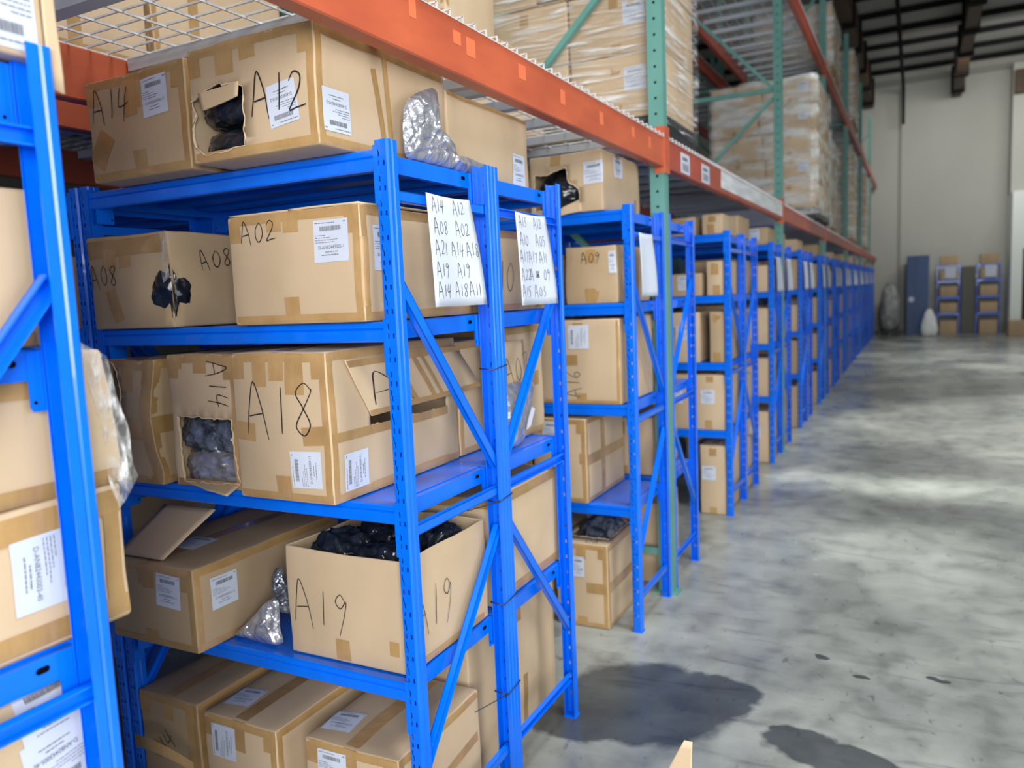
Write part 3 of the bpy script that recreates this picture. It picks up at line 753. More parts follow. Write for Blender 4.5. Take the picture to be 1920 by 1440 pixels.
def panel(name, pts, parent, m='cardboard', t=.005, seed=1, amp=.002, rim='cardboard_edge', n=10):
    """bent board spanning four corner points (a,b,c,d)"""
    a, b_, c, d = [Vector(p) for p in pts]; mb = MB(); base = []
    for j in range(n+1):
        for i in range(n+1):
            u, v = i/n, j/n; p = a*(1-u)*(1-v)+b_*u*(1-v)+c*u*v+d*(1-u)*v
            mb.v.append(tuple(p+noise.noise_vector(p*9+Vector((seed, 0, 0)))*amp))
    for j in range(n):
        for i in range(n): mb.f.append((j*(n+1)+i, j*(n+1)+i+1, (j+1)*(n+1)+i+1, (j+1)*(n+1)+i)); mb.m.append(0)
    o = ob(name, mb.mesh(name, [m, rim], smooth=True), parent)
    md = o.modifiers.new('board', 'SOLIDIFY'); md.thickness = t; md.offset = 0; md.material_offset_rim = 1
    def S(u, v, off):
        p = a*(1-u)*(1-v)+b_*u*(1-v)+c*u*v+d*(1-u)*v; nn = (b_-a).cross(d-a).normalized()
        return p+noise.noise_vector(p*9+Vector((seed, 0, 0)))*amp+nn*(t/2+off)
    return o, S
def local(root, p): return Vector(p)-root.location

Z1, Z2, Z3, Z4 = LEVELS
E_ = .0015
# ---- centre rack, top shelf
carton('cardboard box marked A14 on the top blue shelf, under the mesh at upper left', -2.11, -1.71, 1.515, 2.05, Z1+E_, 2.262, 11, amp=.007, labels=[('F', -1.825, 2.186, .1, .1, .03, 'D-AN82443006-11')],
       writing=[('F', 'A14', -2.085, 2.15, .088, -.05)], tapes=[('F', -1.93, 2.262, -1.925, 2.15, .05), ('F', -2.085, 2.03, -2.03, 2.11, .07)], m='cardboard_dark')
r, C = carton('large cardboard box marked A12 with a torn square hole, on the top blue shelf', -1.663, -1.245, 1.48, 2.045, Z1+E_, 2.262, 12, amp=.005,
       labels=[('F', -1.348, 2.088, .094, .098, PI+.12, 'D-AN82443015-2'), ('R', 1.548, 2.068, .098, .1, PI, 'D-AN82443015-2')], writing=[('F', 'A12', -1.445, 2.07, .098, -.02)], lw=.004,
       holes={'F': [(-1.645, 2.02), (-1.62, 2.0), (-1.56, 1.998), (-1.478, 2.006), (-1.47, 2.08), (-1.472, 2.145), (-1.5, 2.16), (-1.56, 2.165), (-1.62, 2.15), (-1.655, 2.135), (-1.64, 2.1), (-1.655, 2.07)]},
       tapes=[('F', -1.53, 2.262, -1.53, 2.185, .06), ('R', 1.75, 2.262, 1.765, 1.985, .02), ('R', 1.70, 2.2, 1.74, 1.99, .02)])
panel('torn_flap', [local(r, (-1.605, 1.47, 2.105)), local(r, (-1.485, 1.472, 2.125)), local(r, (-1.482, 1.476, 2.16)), local(r, (-1.62, 1.476, 2.15))], r, seed=5)
blob('black_plastic_bag', 'black plastic bag showing through the hole of the A12 box, upper of two', 'bag', (-1.562, 1.59, 2.07), (.235, .18, .085), 3, 'black_bag', .12)
blob('black_plastic_bag', 'black plastic bag showing through the hole of the A12 box, lower of two', 'bag', (-1.56, 1.59, 1.984), (.225, .18, .085), 4, 'black_bag', .12)
carton('plain long cardboard box behind the A12 box, beside the leaning grey mailer bag', -1.66, -1.243, 2.055, 2.60, Z1+E_, 2.225, 13, amp=.004, tape='light', labels=[('R', 2.515, 2.045, .1, .105, 0, 'D-AN82443010-5')], tapes=[('R', 2.06, 2.222, 2.59, 2.222, .02)])
# silver mailer bag leaning on the box side
t = thing('grey_mailer_bag', 'silver grey plastic mailer bag slumped against the box on the top shelf', 'bag', (-1.195, 1.99, Z1+.001))
BF = ((-.012, 0, 0), (0, 1, 0), (.05, 0, 1), (1, 0, -.05))
pillow('bag_body', [(-.222, .127), (-.203, .154), (-.16, .18), (-.115, .198), (-.073, .208), (-.062, .162), (-.05, .12), (-.03, .085), (.0, .05), (.035, .022), (.02, .003), (-.06, .002), (-.15, .002), (-.212, .006), (-.226, .06)], .05, 21, 'grey_bag', BF, t, folds=44, step=.0045)
pillow('bag_tail', [(-.06, .002), (-.04, .06), (-.012, .105), (.02, .095), (.045, .07), (.062, .05), (.12, .053), (.18, .048), (.25, .036), (.24, .008), (.1, .003)], .04, 22, 'grey_bag', ((-.02, 0, 0), (0, 1, 0), (0, 0, 1), (1, 0, 0)), t, folds=30, step=.0045)
# ---- centre rack, second shelf
r, C = carton('crushed taped box marked A08 with a split corner, behind the A02 box', -2.256, -1.905, 1.575, 2.07, Z2+E_, 1.838, 14, amp=.008, m='cardboard_dark',
       writing=[('F', 'A08', -2.245, 1.69, .066, .02), ('R', 'A08', 1.69, 1.725, .062, .12)], dents=[('F', .35, .12, .16, .028), ('R', 0, .12, .14, .02)],
       torn=False, tape='light', holes={'R': [(1.5755, 1.745), (1.588, 1.72), (1.60, 1.68), (1.598, 1.64), (1.588, 1.595), (1.5755, 1.583)], 'F': [(-1.9055, 1.583), (-1.92, 1.615), (-1.932, 1.66), (-1.934, 1.69), (-1.92, 1.73), (-1.9055, 1.76)]},
       tapes=[('F', -2.33, 1.8, -1.93, 1.805, .05), ('F', -2.14, 1.8, -2.15, 1.74, .05), ('F', -2.16, 1.68, -2.13, 1.585, .045)])
blob('black_plastic_bag', 'black plastic bag seen through the split corner of the A08 box', 'bag', (-1.985, 1.655, Z2+.01), (.14, .14, .2), 5, 'black_bag', .1)
t = thing('clear_tape_wad', 'wad of torn clear tape over the split corner of the A08 box', 'tape', (-1.912, 1.575, 1.72))
panel('tape_film', [(-.02, .0, -.03), (.012, -.004, -.01), (.012, -.006, .12), (-.015, -.004, .115)], t, m='clear_plastic', t=.001, amp=.012, rim='clear_plastic', n=16)
r, C = carton('upright clean cardboard box marked A02 with two white labels, on the second shelf', -1.655, -1.213, 1.57, 2.17, Z2+E_, 1.85, 15, amp=.003,
       labels=[('F', -1.304, 1.766, .108, .104, 0, 'D-AN82443005-1'), ('R', 1.665, 1.745, .1, .112, 0, 'D-AN82443005-1')], writing=[('F', 'A02', -1.605, 1.775, .062, -.02)], lw=.0026,
       tapes=[('F', -1.49, 1.845, -1.49, 1.80, .05), ('R', 1.58, 1.77, 1.58, 1.6, .03)])
panel('top_flap', [local(r, (-1.652, 1.572, 1.852)), local(r, (-1.40, 1.572, 1.852)), local(r, (-1.41, 1.80, 1.872)), local(r, (-1.60, 1.80, 1.868))], r, seed=3)
panel('top_flap', [local(r, (-1.44, 1.57, 1.853)), local(r, (-1.216, 1.572, 1.853)), local(r, (-1.22, 2.0, 1.857)), local(r, (-1.42, 1.85, 1.874))], r, seed=4)
carton('cardboard box marked A10 seen between the middle uprights on the second shelf', -1.65, -1.245, 2.195, 2.70, Z2+E_, 1.835, 16, amp=.004, writing=[('R', 'A10', 2.25, 1.64, .11, -.1)])
# ---- centre rack, third shelf
r, C = carton('crushed taped box with a ragged black hole, leftmost on the centre rack third shelf', -2.228, -2.0, 1.565, 2.05, Z3+E_, 1.468, 17, amp=.013, m='cardboard_dark',
       holes={'F': [(-2.235, 1.455), (-2.19, 1.46), (-2.16, 1.43), (-2.15, 1.35), (-2.15, 1.28), (-2.235, 1.28)]}, dents=[('R', 0, .2, .2, .03)],
       tapes=[('F', -2.12, 1.26, -2.03, 1.255, .06), ('F', -2.02, 1.46, -2.02, 1.1, .04), ('R', 1.57, 1.27, 2.0, 1.28, .05)])
blob('black_plastic_bag', 'black plastic bag inside the ragged hole of the crushed box on the third shelf', 'bag', (-2.16, 1.68, Z3+.16), (.13, .17, .2), 6, 'black_bag', .15)
r, C = carton('cardboard box with A14 written sideways and grey bags filling its cut window', -1.965, -1.69, 1.585, 2.12, Z3+E_, 1.482, 18, amp=.005, m='cardboard',
       writing=[('F', 'A14', -1.795, 1.462, .076, -PI/2)], holes={'F': [(-1.935, 1.30), (-1.715, 1.297), (-1.70, 1.11), (-1.925, 1.105)]}, lw=.003,
       tapes=[('F', -1.935, 1.46, -1.9, 1.46, .04), ('F', -1.74, 1.46, -1.70, 1.46, .05), ('F', -1.695, 1.45, -1.695, 1.2, .03)])
panel('torn_flap', [local(r, (-1.93, 1.59, 1.104)), local(r, (-1.71, 1.59, 1.106)), local(r, (-1.70, 1.535, 1.094)), local(r, (-1.80, 1.545, 1.094))], r, seed=8, amp=.006)
blob('grey_plastic_bag', 'crumpled dark silver bag at upper left in the cut window of the A14 box', 'bag', (-1.87, 1.655, 1.19), (.19, .13, .125), 31, 'dark_grey_bag', .35)
blob('grey_plastic_bag', 'crumpled silver bag at upper right in the cut window of the A14 box', 'bag', (-1.765, 1.66, 1.185), (.16, .13, .125), 32, 'dark_grey_bag', .35)
blob('grey_plastic_bag', 'pale silver bag lying lowest in the cut window of the A14 box', 'bag', (-1.825, 1.65, 1.0925), (.27, .12, .115), 33, 'grey_bag', .3)
r, C = carton('large taped cardboard box marked A18 with a hanging side flap, on the third shelf', -1.655, -1.325, 1.54, 2.165, Z3+E_, 1.49, 19, amp=.004,
       labels=[('F', -1.41, 1.182, .098, .1, PI/2+.03, 'D-AN82443009-11'), ('R', 1.635, 1.168, .1, .1, PI/2, 'D-AN82443009-11')], writing=[('F', 'A18', -1.60, 1.27, .135, .0)], lw=.0035,
       holes={'R': [(1.70, 1.276), (2.1, 1.274), (2.1, 1.305), (1.70, 1.305)]}, torn=False, bulge=.006,
       tapes=[('F', -1.55, 1.488, -1.55, 1.4, .05), ('F', -1.43, 1.488, -1.43, 1.38, .06), ('F', -1.645, 1.28, -1.575, 1.275, .05), ('F', -1.415, 1.27, -1.335, 1.275, .05), ('R', 1.545, 1.265, 2.1, 1.262, .025), ('R', 1.7, 1.105, 2.1, 1.105, .03)])
po, PS = panel('side_flap', [local(r, (-1.318, 1.705, 1.302)), local(r, (-1.29, 2.26, 1.318)), local(r, (-1.314, 2.15, 1.462)), local(r, (-1.314, 1.60, 1.462))], r, seed=9)
hm = MB()
for pl in strokes('A', .06, .2, .55): ribbon(hm, pl, .012, lambda u, v, o: PS(u, v*1.0, o), .0012)
ob('handwriting', hm.mesh('handwriting', ['ink'], recalc=False), r, label='black marker letter A')
tm = MB()
for (ua, ub) in ((.35, .4), (.52, .56), (.6, .63)):
    for k in range(8): tm.quad(PS(ua, k/8, .0012), PS(ub, k/8, .0012), PS(ub, (k+1)/8, .0012), PS(ua, (k+1)/8, .0012))
for k in range(16): tm.quad(PS(k/16, .88, .0015), PS((k+1)/16, .88, .0015), PS((k+1)/16, .99, .0015), PS(k/16, .99, .0015)); tm.quad(PS(k/16, .01, .0015), PS((k+1)/16, .01, .0015), PS((k+1)/16, .1, .0015), PS(k/16, .1, .0015))
ob('packing_tape', tm.mesh('packing_tape', ['tape'], recalc=False), r)
carton('cardboard box behind the A18 box, ending at the middle uprights on the third shelf', -1.72, -1.33, 2.182, 2.42, Z3+E_, 1.47, 20, amp=.005)
r, C = carton('cardboard box with hanging flap marked A07, right of the middle uprights', -1.72, -1.285, 2.43, 2.74, Z3+E_, 1.50, 21, amp=.005, tapes=[('R', 2.44, 1.3, 2.7, 1.3, .05)])
po, PS = panel('side_flap', [local(r, (-1.245, 2.30, 1.245)), local(r, (-1.245, 2.53, 1.225)), local(r, (-1.262, 2.53, 1.455)), local(r, (-1.262, 2.30, 1.455))], r, seed=10)
hm = MB()
for pl in strokes('A07', .3, .35, .42): ribbon(hm, pl, .012, lambda u, v, o: PS(u, v, o), .0012)
ob('handwriting', hm.mesh('handwriting', ['ink'], recalc=False), r, label='black marker writing A07')
t = thing('grey_mailer_bag', 'grey mailer bag drooping below the A07 flap on the third shelf', 'bag', (-1.235, 2.42, Z3+.004))
pillow('bag_body', [(-.09, .22), (.115, .21), (.11, .15), (.06, .07), (.03, .01), (-.07, .005), (-.095, .12)], .035, 23, 'grey_bag', ((0, 0, 0), (0, 1, 0), (0, 0, 1), (1, 0, 0)), t, folds=7, amp=.3)
b = MB(); b.poly([(.026, .01, .05), (.026, .045, .06), (.026, .085, .115), (.026, .06, .125), (.026, .03, .09)]); ob('white_sticker', b.mesh('white_sticker', ['paper']), t)
# ---- centre rack, fourth shelf
r, C = carton('long cardboard box with three white labels and a raised lid flap, fourth shelf', -2.22, -1.845, 1.51, 2.16, Z4+E_, .866, 22, amp=.004, m='cardboard_dark',
       labels=[('F', -1.948, .79, .098, .1, -.05, 'D-AN82443016-13'), ('R', 1.617, .773, .1, .1, 0, 'D-AN82443016-13'), ('T', -2.04, 1.69, .11, .105, 0, 'D-AN82443016-13')],
       tapes=[('F', -2.05, .864, -2.05, .80, .05)])
panel('lid_flap', [local(r, (-2.19, 1.53, .87)), local(r, (-1.99, 1.53, .872)), local(r, (-1.90, 1.66, 1.0)), local(r, (-2.12, 1.66, 1.0))], r, seed=2)
t = thing('grey_mailer_bag', 'silver mailer bag squeezed out between the labelled box and the open A19 box', 'bag', (-1.725, 1.68, Z4+.001))
pillow('bag_body', [(-.115, .003), (-.11, .02), (-.07, .05), (-.025, .09), (.02, .13), (.065, .14), (.065, .06), (.06, .003)], .06, 24, 'grey_bag', ((0, -.03, 0), (1, 0, 0), (0, 0, 1), (0, -1, 0)), t, folds=26, step=.0045)
pillow('bag_top', [(.02, .10), (.022, .205), (.06, .225), (.082, .15), (.075, .09)], .05, 25, 'dark_grey_bag', ((0, 0, 0), (1, 0, 0), (0, 0, 1), (0, -1, 0)), t, folds=26, step=.0045)
r, C = carton('open cardboard box marked A19 overflowing with black bags, on the fourth shelf', -1.605, -1.19, 1.635, 2.07, Z4+E_, .928, 23, openf='T', tape='none', amp=.005, lw=.0028,
       writing=[('F', 'A19', -1.58, .705, .118, -.02), ('R', 'A19', 1.655, .705, .12, .0)], tapes=[('F', -1.41, .62, -1.41, .68, .05), ('F', -1.235, .70, -1.235, .66, .03), ('R', 1.66, .625, 2.04, .625, .02)], m='cardboard')
for i, (x, y, z, sx, sy, sz) in enumerate(((-1.49, 1.745, .73, .17, .15, .225), (-1.315, 1.745, .72, .18, .15, .215), (-1.47, 1.93, .72, .2, .17, .21), (-1.285, 1.94, .71, .14, .17, .23))):
    blob('black_plastic_bag', 'black plastic bag in the open A19 box, %s' % ('front left, poking over the rim', 'front right', 'back left', 'back right, beside the upright')[i], 'bag', (x, y, z), (sx, sy, sz), 41+i, 'black_bag', .35, group='black bags in the open A19 box')
carton('closed cardboard box with taped long edges on the fourth shelf, behind the open A19 box', -1.66, -1.2, 2.13, 2.66, Z4+E_, .968, 24, amp=.003, tape='none', tapes=[('R', 2.135, .95, 2.655, .95, .032), ('R', 2.135, .63, 2.655, .63, .035), ('F', -1.65, .952, -1.21, .952, .03)])
# ---- centre rack, floor row
r, C = carton('cardboard box with peeled tape marked 44, leftmost on floor under the centre rack', -2.256, -1.985, 1.60, 2.07, E_, .382, 25, amp=.004, m='cardboard_dark', writing=[('F', '44', -2.135, .17, .07, .9)],
       tapes=[('F', -2.02, .38, -2.02, .1, .03), ('F', -2.2, .2, -2.16, .2, .06), ('F', -2.33, .36, -2.28, .36, .04)])
tp = MB(); n = 14
for i in range(n):
    a0, a1 = i/n, (i+1)/n
    def pt(a, s_): return Vector((-.07+.26*a, -.31-.035*math.sin(PI*a), .235+.05*math.sin(PI*a*.8)-.05*a*a+s_*(.045-.012*a)))
    tp.quad(pt(a0, 0), pt(a1, 0), pt(a1, 1), pt(a0, 1))
ob('loose_tape_curl', tp.mesh('loose_tape', ['tape'], smooth=True), r, label='curl of peeled brown tape')
carton('cardboard box labelled on front and lid, middle of floor row under the centre rack', -1.948, -1.65, 1.59, 2.15, E_, .375, 26, amp=.003,
       labels=[('F', -1.865, .295, .105, .1, PI/2, 'D-AN82443003-24'), ('T', -1.885, 1.705, .095, .1, .1, 'D-AN82443003-24')])
carton('cardboard box labelled on front and lid, rightmost of floor row under the centre rack', -1.555, -1.225, 1.605, 2.04, E_, .376, 27, amp=.004,
       labels=[('F', -1.455, .305, .105, .1, .03, 'D-AN82443003-25'), ('T', -1.495, 1.71, .1, .1, .1, 'D-AN82443003-25')], tapes=[('R', 1.61, .2, 2.02, .23, .03)])
carton('tall plain cardboard box on the floor just left of the middle uprights', -1.62, -1.285, 2.08, 2.37, E_, .52, 28, amp=.006, tape='none', m='cardboard')
carton('tall plain cardboard box on the floor reaching out between the middle and right uprights', -1.68, -1.295, 2.42, 2.78, E_, .54, 29, amp=.005, tape='none', m='cardboard', tapes=[('R', 2.5, .02, 2.5, .2, .03), ('R', 2.47, .53, 2.47, .42, .03)])

# ---- left rack (pair cut by the photo's left edge)
YB = .23
r, C = carton('cardboard box with large white label and hanging flap, on top of the leftmost rack', -1.62, -1.155, .30, .775, Z1+E_, 2.205, 50, amp=.003, tape='light', labels=[('R', .70, 2.06, .12, .14, PI, 'D-AN82443003-43')])
panel('side_flap', [local(r, (-1.15, .768, 1.945)), local(r, (-1.15, .79, 1.94)), local(r, (-1.15, .785, 2.2)), local(r, (-1.15, .772, 2.2))], r, seed=6)
carton('plain cardboard box at the left edge, on the second shelf of the leftmost rack', -1.62, -1.205, .28, .752, Z2+E_, 1.80, 51, amp=.006, tape='none', tapes=[('R', .3, 1.575, .74, 1.575, .02)])
r, C = carton('creased cardboard box wrapped in clear film, upper of two behind the leftmost blue upright', -1.60, -1.2, .33, .862, 1.323, 1.55, 52, amp=.007, labels=[], tape='none', dents=[('R', .532, .227, .09, .025)], tapes=[('R', .34, 1.51, .76, 1.51, .05), ('R', .34, 1.335, .86, 1.335, .03)])
t2 = thing('plastic_film', 'crumpled clear plastic hanging off the corner of the upper wrapped box, beside the leftmost upright', 'plastic film', (-1.195, .84, 1.32))
panel('film_sheet', [(.004, .0, -.035), (.0, .05, .0), (0, .012, .21), (0.004, -.04, .25)], t2, m='clear_plastic', t=.001, amp=.02, rim='clear_plastic', n=24)
carton('cardboard box with a rotated white label, lower of two behind the leftmost blue upright', -1.60, -1.2, .33, .855, Z3+E_, 1.32, 53, amp=.006, tape='none', labels=[('R', .715, 1.215, .115, .105, -PI/2, 'D-AN82443003-40')], tapes=[('R', .34, 1.29, .85, 1.29, .04), ('R', .34, 1.11, .85, 1.11, .045), ('R', .83, 1.1, .83, 1.3, .03)])
carton('cardboard box with two white labels, on the fourth shelf of the leftmost rack', -1.62, -1.205, .30, .76, Z4+E_, 1.03, 54, amp=.006, tape='none', labels=[('R', .70, 1.0, .1, .1, .1, 'D-AN82443005-40'), ('R', .70, .91, .1, .1, PI+.1, 'D-AN82443005-40')], tapes=[('R', .32, .84, .75, .845, .04)])
carton('plain cardboard box on the floor under the leftmost rack', -1.62, -1.21, .28, .75, E_, .42, 55, tape='light')

# ---- second pair, around the first green upright
r, C = carton('cardboard box with big ragged black hole, top shelf beside the first green upright', -1.625, -1.262, 3.40, 3.93, Z1+E_, 2.25, 60, amp=.006, tape='none',
       labels=[('F', -1.30, 2.152, .098, .098, .04, 'D-AN82443011-3'), ('R', 3.60, 2.19, .13, .09, 0, 'D-AN82443011-3')],
       holes={'F': [(-1.6, 2.165), (-1.54, 2.16), (-1.47, 2.18), (-1.435, 2.185), (-1.42, 2.12), (-1.375, 2.085), (-1.372, 2.02), (-1.42, 2.0), (-1.60, 2.0)]}, tapes=[('F', -1.49, 2.248, -1.49, 2.2, .05), ('R', 3.84, 2.0, 3.84, 2.06, .04)])
panel('torn_flap', [local(r, (-1.50, 3.38, 1.965)), local(r, (-1.36, 3.385, 1.985)), local(r, (-1.375, 3.405, 2.04)), local(r, (-1.46, 3.405, 2.01))], r, seed=12, amp=.008)
blob('black_plastic_bag', 'black plastic bag inside the ragged hole of the top box beside the green upright', 'bag', (-1.49, 3.53, Z1+.008), (.24, .22, .19), 61, 'black_bag', .2)
carton('crumpled cardboard box marked A09, second shelf at the first green upright', -1.47, -1.215, 3.43, 3.92, Z2+E_, 1.825, 61, amp=.008, m='cardboard_dark', tape='light', writing=[('F', 'A09', -1.39, 1.75, .05, 0)], labels=[('F', -1.235, 1.75, .035, .1, 0, 'D-AN8')], tapes=[('F', -1.32, 1.58, -1.31, 1.62, .02)])
carton('tall clean cardboard box marked A16, on the third shelf by the first green upright', -1.62, -1.208, 3.425, 3.93, Z3+E_, 1.49, 62, amp=.003, tape='light', writing=[('F', 'A16', -1.405, 1.125, .075, PI/2)], labels=[('F', -1.412, 1.41, .11, .105, PI/2, 'D-AN82443012-6')], tapes=[('F', -1.5, 1.3, -1.42, 1.3, .05), ('F', -1.215, 1.48, -1.215, 1.1, .02), ('F', -1.6, 1.1, -1.21, 1.1, .02)])
carton('cardboard box with tape crossing its side, on the fourth shelf below the A16 box', -1.665, -1.385, 3.41, 3.94, Z4+E_, 1.02, 63, amp=.003, labels=[('F', -1.56, .96, .1, .09, 0, 'D-AN82443012-7')], tapes=[('R', 3.62, 1.018, 3.62, .62, .05), ('R', 3.42, .82, 3.93, .82, .05), ('F', -1.42, .83, -1.39, .83, .05)])
r, C = carton('open cardboard box marked 08 full of dark bags, on floor by first green upright', -1.56, -1.292, 3.40, 3.94, E_, .415, 64, amp=.003, holes={'T': [(-1.53, 3.5), (-1.32, 3.5), (-1.32, 3.9), (-1.53, 3.9)]}, labels=[('F', -1.44, .30, .06, .1, 0, 'D-AN8')],
       writing=[('T', '08', -1.42, 3.42, .06, 0)], tapes=[('F', -1.4, .2, -1.3, .2, .05), ('R', 3.41, .2, 3.93, .22, .05), ('R', 3.41, .4, 3.93, .4, .03)], m='cardboard')
blob('dark_plastic_bag', 'dark grey crumpled bag in the open floor box at the first green upright', 'bag', (-1.425, 3.7, .22), (.22, .4, .24), 62, 'dark_grey_bag', .35)
carton('cardboard box on the floor under the farther unit at the first green upright', -1.62, -1.25, 4.08, 4.5, E_, .45, 65, amp=.003, tape='light')
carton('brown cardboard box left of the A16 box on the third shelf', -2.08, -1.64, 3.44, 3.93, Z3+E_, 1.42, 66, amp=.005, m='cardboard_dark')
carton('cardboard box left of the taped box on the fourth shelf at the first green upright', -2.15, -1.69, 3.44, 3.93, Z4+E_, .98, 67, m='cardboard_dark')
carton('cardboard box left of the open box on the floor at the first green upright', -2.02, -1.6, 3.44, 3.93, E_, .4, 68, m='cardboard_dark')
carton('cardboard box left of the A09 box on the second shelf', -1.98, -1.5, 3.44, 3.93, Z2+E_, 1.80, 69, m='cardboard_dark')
carton('closed cardboard box on the top shelf left of the box with the ragged black hole', -2.12, -1.72, 3.45, 3.91, Z1+E_, Z1+.27, 70)

# ---- boxes further along the row
SH = {Z1: 'top shelf', Z2: 'second shelf', Z3: 'third shelf', Z4: 'fourth shelf', 0: 'floor'}
PL3 = {Z1: [(-1.86, -1.57, .27), (-1.55, -1.385, .28), (-1.33, -.0, 0)], }
rb = random.Random(5)
def far_box(k, side, x0, x1, z0, h, pos, full=True):
    ya = MID[k]-GAP[k]-UD+.02 if side < 0 else MID[k]+GAP[k]+.03
    yb = ya+rb.uniform(.42, .5); yb = min(yb, MID[k]-GAP[k]-.006) if side < 0 else yb
    carton('cardboard box %s, %s of the %s unit, %s rack pair' % (pos, SH[z0], 'nearer' if side < 0 else 'farther', ORD[k+1]), x0, x1, ya, yb, z0+E_, z0+h,
           tape='light' if k < 6 else 'none', group='cartons along the far shelves', amp=.004, step=.09, m='cardboard' if rb.random() < .6 else 'cardboard_dark',
           labels=[('F', x1-.12, z0+h*.6, .1, .1, 0, 'D-AN82443017-2')] if (k < 5 and rb.random() < .5) else [])
P3 = {Z1: [(-1.86, -1.57, .1, 'leftmost'), (-1.55, -1.38, .13, 'in the middle'), (-1.33, -1.19, .14, 'nearest the aisle')],
      Z2: [(-1.85, -1.34, .16, 'left'), (-1.305, -1.19, .24, 'nearest the aisle')],
      Z3: [(-1.8, -1.36, .36, 'left'), (-1.29, -1.19, .36, 'nearest the aisle')],
      Z4: [(-1.72, -1.42, .40, 'left'), (-1.40, -1.19, .40, 'nearest the aisle')], 0: [(-1.37, -1.19, .5, 'nearest the aisle')]}
for z0, L in P3.items():
    for (a, c, h, pos) in L: far_box(3, -1, a, c, z0, h, pos)
for k in range(3, 14):
    for side in (-1, 1):
        if k == 3 and side < 0: continue
        if k > 7 and side > 0: continue
        for z0 in (Z1, Z2, Z3, Z4, 0):
            if k > 9 and z0 == 0: continue
            if k > 4 and z0 == Z1 and side > 0: continue
            x = -1.19; n = 2 if (k < 5 and side < 0) else 1
            for q in range(n):
                wd = rb.uniform(.3, .42); hmax = {Z1: .17, Z2: .34, Z3: .38, Z4: .4, 0: .52}[z0]
                far_box(k, side, x-wd, x-.0, z0, rb.uniform(.7, 1)*hmax, ('nearest the aisle', 'second from the aisle')[q]); x -= wd+.03
# farther unit of the second pair
for z0, h in ((Z2, .25), (Z3, .3), (Z4, .32)):
    far_box(2, 1, -1.62, -1.26, z0, h, 'nearest the aisle')
# inner row cartons glimpsed through the centre rack
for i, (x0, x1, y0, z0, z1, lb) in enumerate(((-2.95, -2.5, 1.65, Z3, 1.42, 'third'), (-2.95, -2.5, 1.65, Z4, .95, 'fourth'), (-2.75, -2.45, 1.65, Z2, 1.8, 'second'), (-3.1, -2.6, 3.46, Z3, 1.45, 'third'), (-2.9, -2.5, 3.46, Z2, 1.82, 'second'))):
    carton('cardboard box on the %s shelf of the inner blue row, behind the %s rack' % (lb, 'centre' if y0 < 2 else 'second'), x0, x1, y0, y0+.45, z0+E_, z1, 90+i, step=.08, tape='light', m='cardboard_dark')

# ------------------------------------------------------------------ paper lists hung on the frames
def sheet(label, y0, y1, z0, z1, lines, seed, th=.0028):
    t = thing('paper_list', label, 'paper sheet', (XR+.006, (y0+y1)/2, z1), group='white paper sheets taped to the rack ends')
    w, h = y1-y0, z1-z0
    def S(u, v, off):   # u 0..w, v 0 top..h bottom
        x = .004+.022*math.sin(PI*.5*v/h)*(.4+.6*u/w)+.004*math.sin(u*30+seed)*v/h
        return Vector((x+off, -w/2+u+(.03*v/h if seed < 3 else 0)*(u/w), -v-.004*math.sin(PI*u/w)*(1-v/h)))
    mb = MB(); n = 12
    for i in range(n):
        for j in range(n): mb.quad(S(w*i/n, h*(j+1)/n, 0), S(w*(i+1)/n, h*(j+1)/n, 0), S(w*(i+1)/n, h*j/n, 0), S(w*i/n, h*j/n, 0))
    o = ob('sheet', mb.mesh('sheet', ['paper'], smooth=True, weld=.0002), t)
    md = o.modifiers.new('s', 'SOLIDIFY'); md.thickness = .0005
    if lines:
        hm = MB()
        for i, ln in enumerate(lines):
            for (tx, u) in ln:
                for pl in strokes(tx, u*w, -(h*(.15+.193*i)), h*.13, 0, adv=.6, rnd=random.Random(i*5+len(tx)), wide=.92*w/.235): ribbon(hm, pl, .0021, lambda a, b_, of: S(a, -b_, of), .0008)
        ob('handwriting', hm.mesh('handwriting', ['pencil_ink'], recalc=False), t, label='thin handwritten list of shelf codes')
    return t
sheet('white sheet of handwritten codes starting A14 A12, left of the middle uprights', 1.742, 1.965, 1.59, 1.885, [[('A14', .1), ('A12', .56)], [('A08', .1), ('A02', .56)], [('A21', .08), ('A14', .42), ('A18', .73)], [('A19', .07), ('A19', .5)], [('A14', .07), ('A18', .42), ('A11', .7)]], 1)
sheet('white sheet of handwritten codes ending A03, right of the middle uprights', 2.25, 2.475, 1.58, 1.875, [[('A13', .08), ('A12', .55)], [('A10', .08), ('A05', .55)], [('A17', .04), ('A17', .3), ('A11', .6)], [('A22', .04), ('A', .3), ('#', .45), ('09', .66)], [('A15', .04), ('A03', .4)]], 2)
sheet('white sheet hanging on the rack end beside the first green upright', 3.50, 3.70, 1.585, 1.877, None, 3)
for k in range(4, 14):
    for s_, nm in ((-1, 'nearer'), (1, 'farther')):
        yc = MID[k]+s_*(GAP[k]+.28)
        sheet('white sheet hanging on the end of the %s unit in the %s rack pair' % (nm, ORD[k+1]), yc-.13, yc+.13, 1.56, 1.87, None, 3+k)
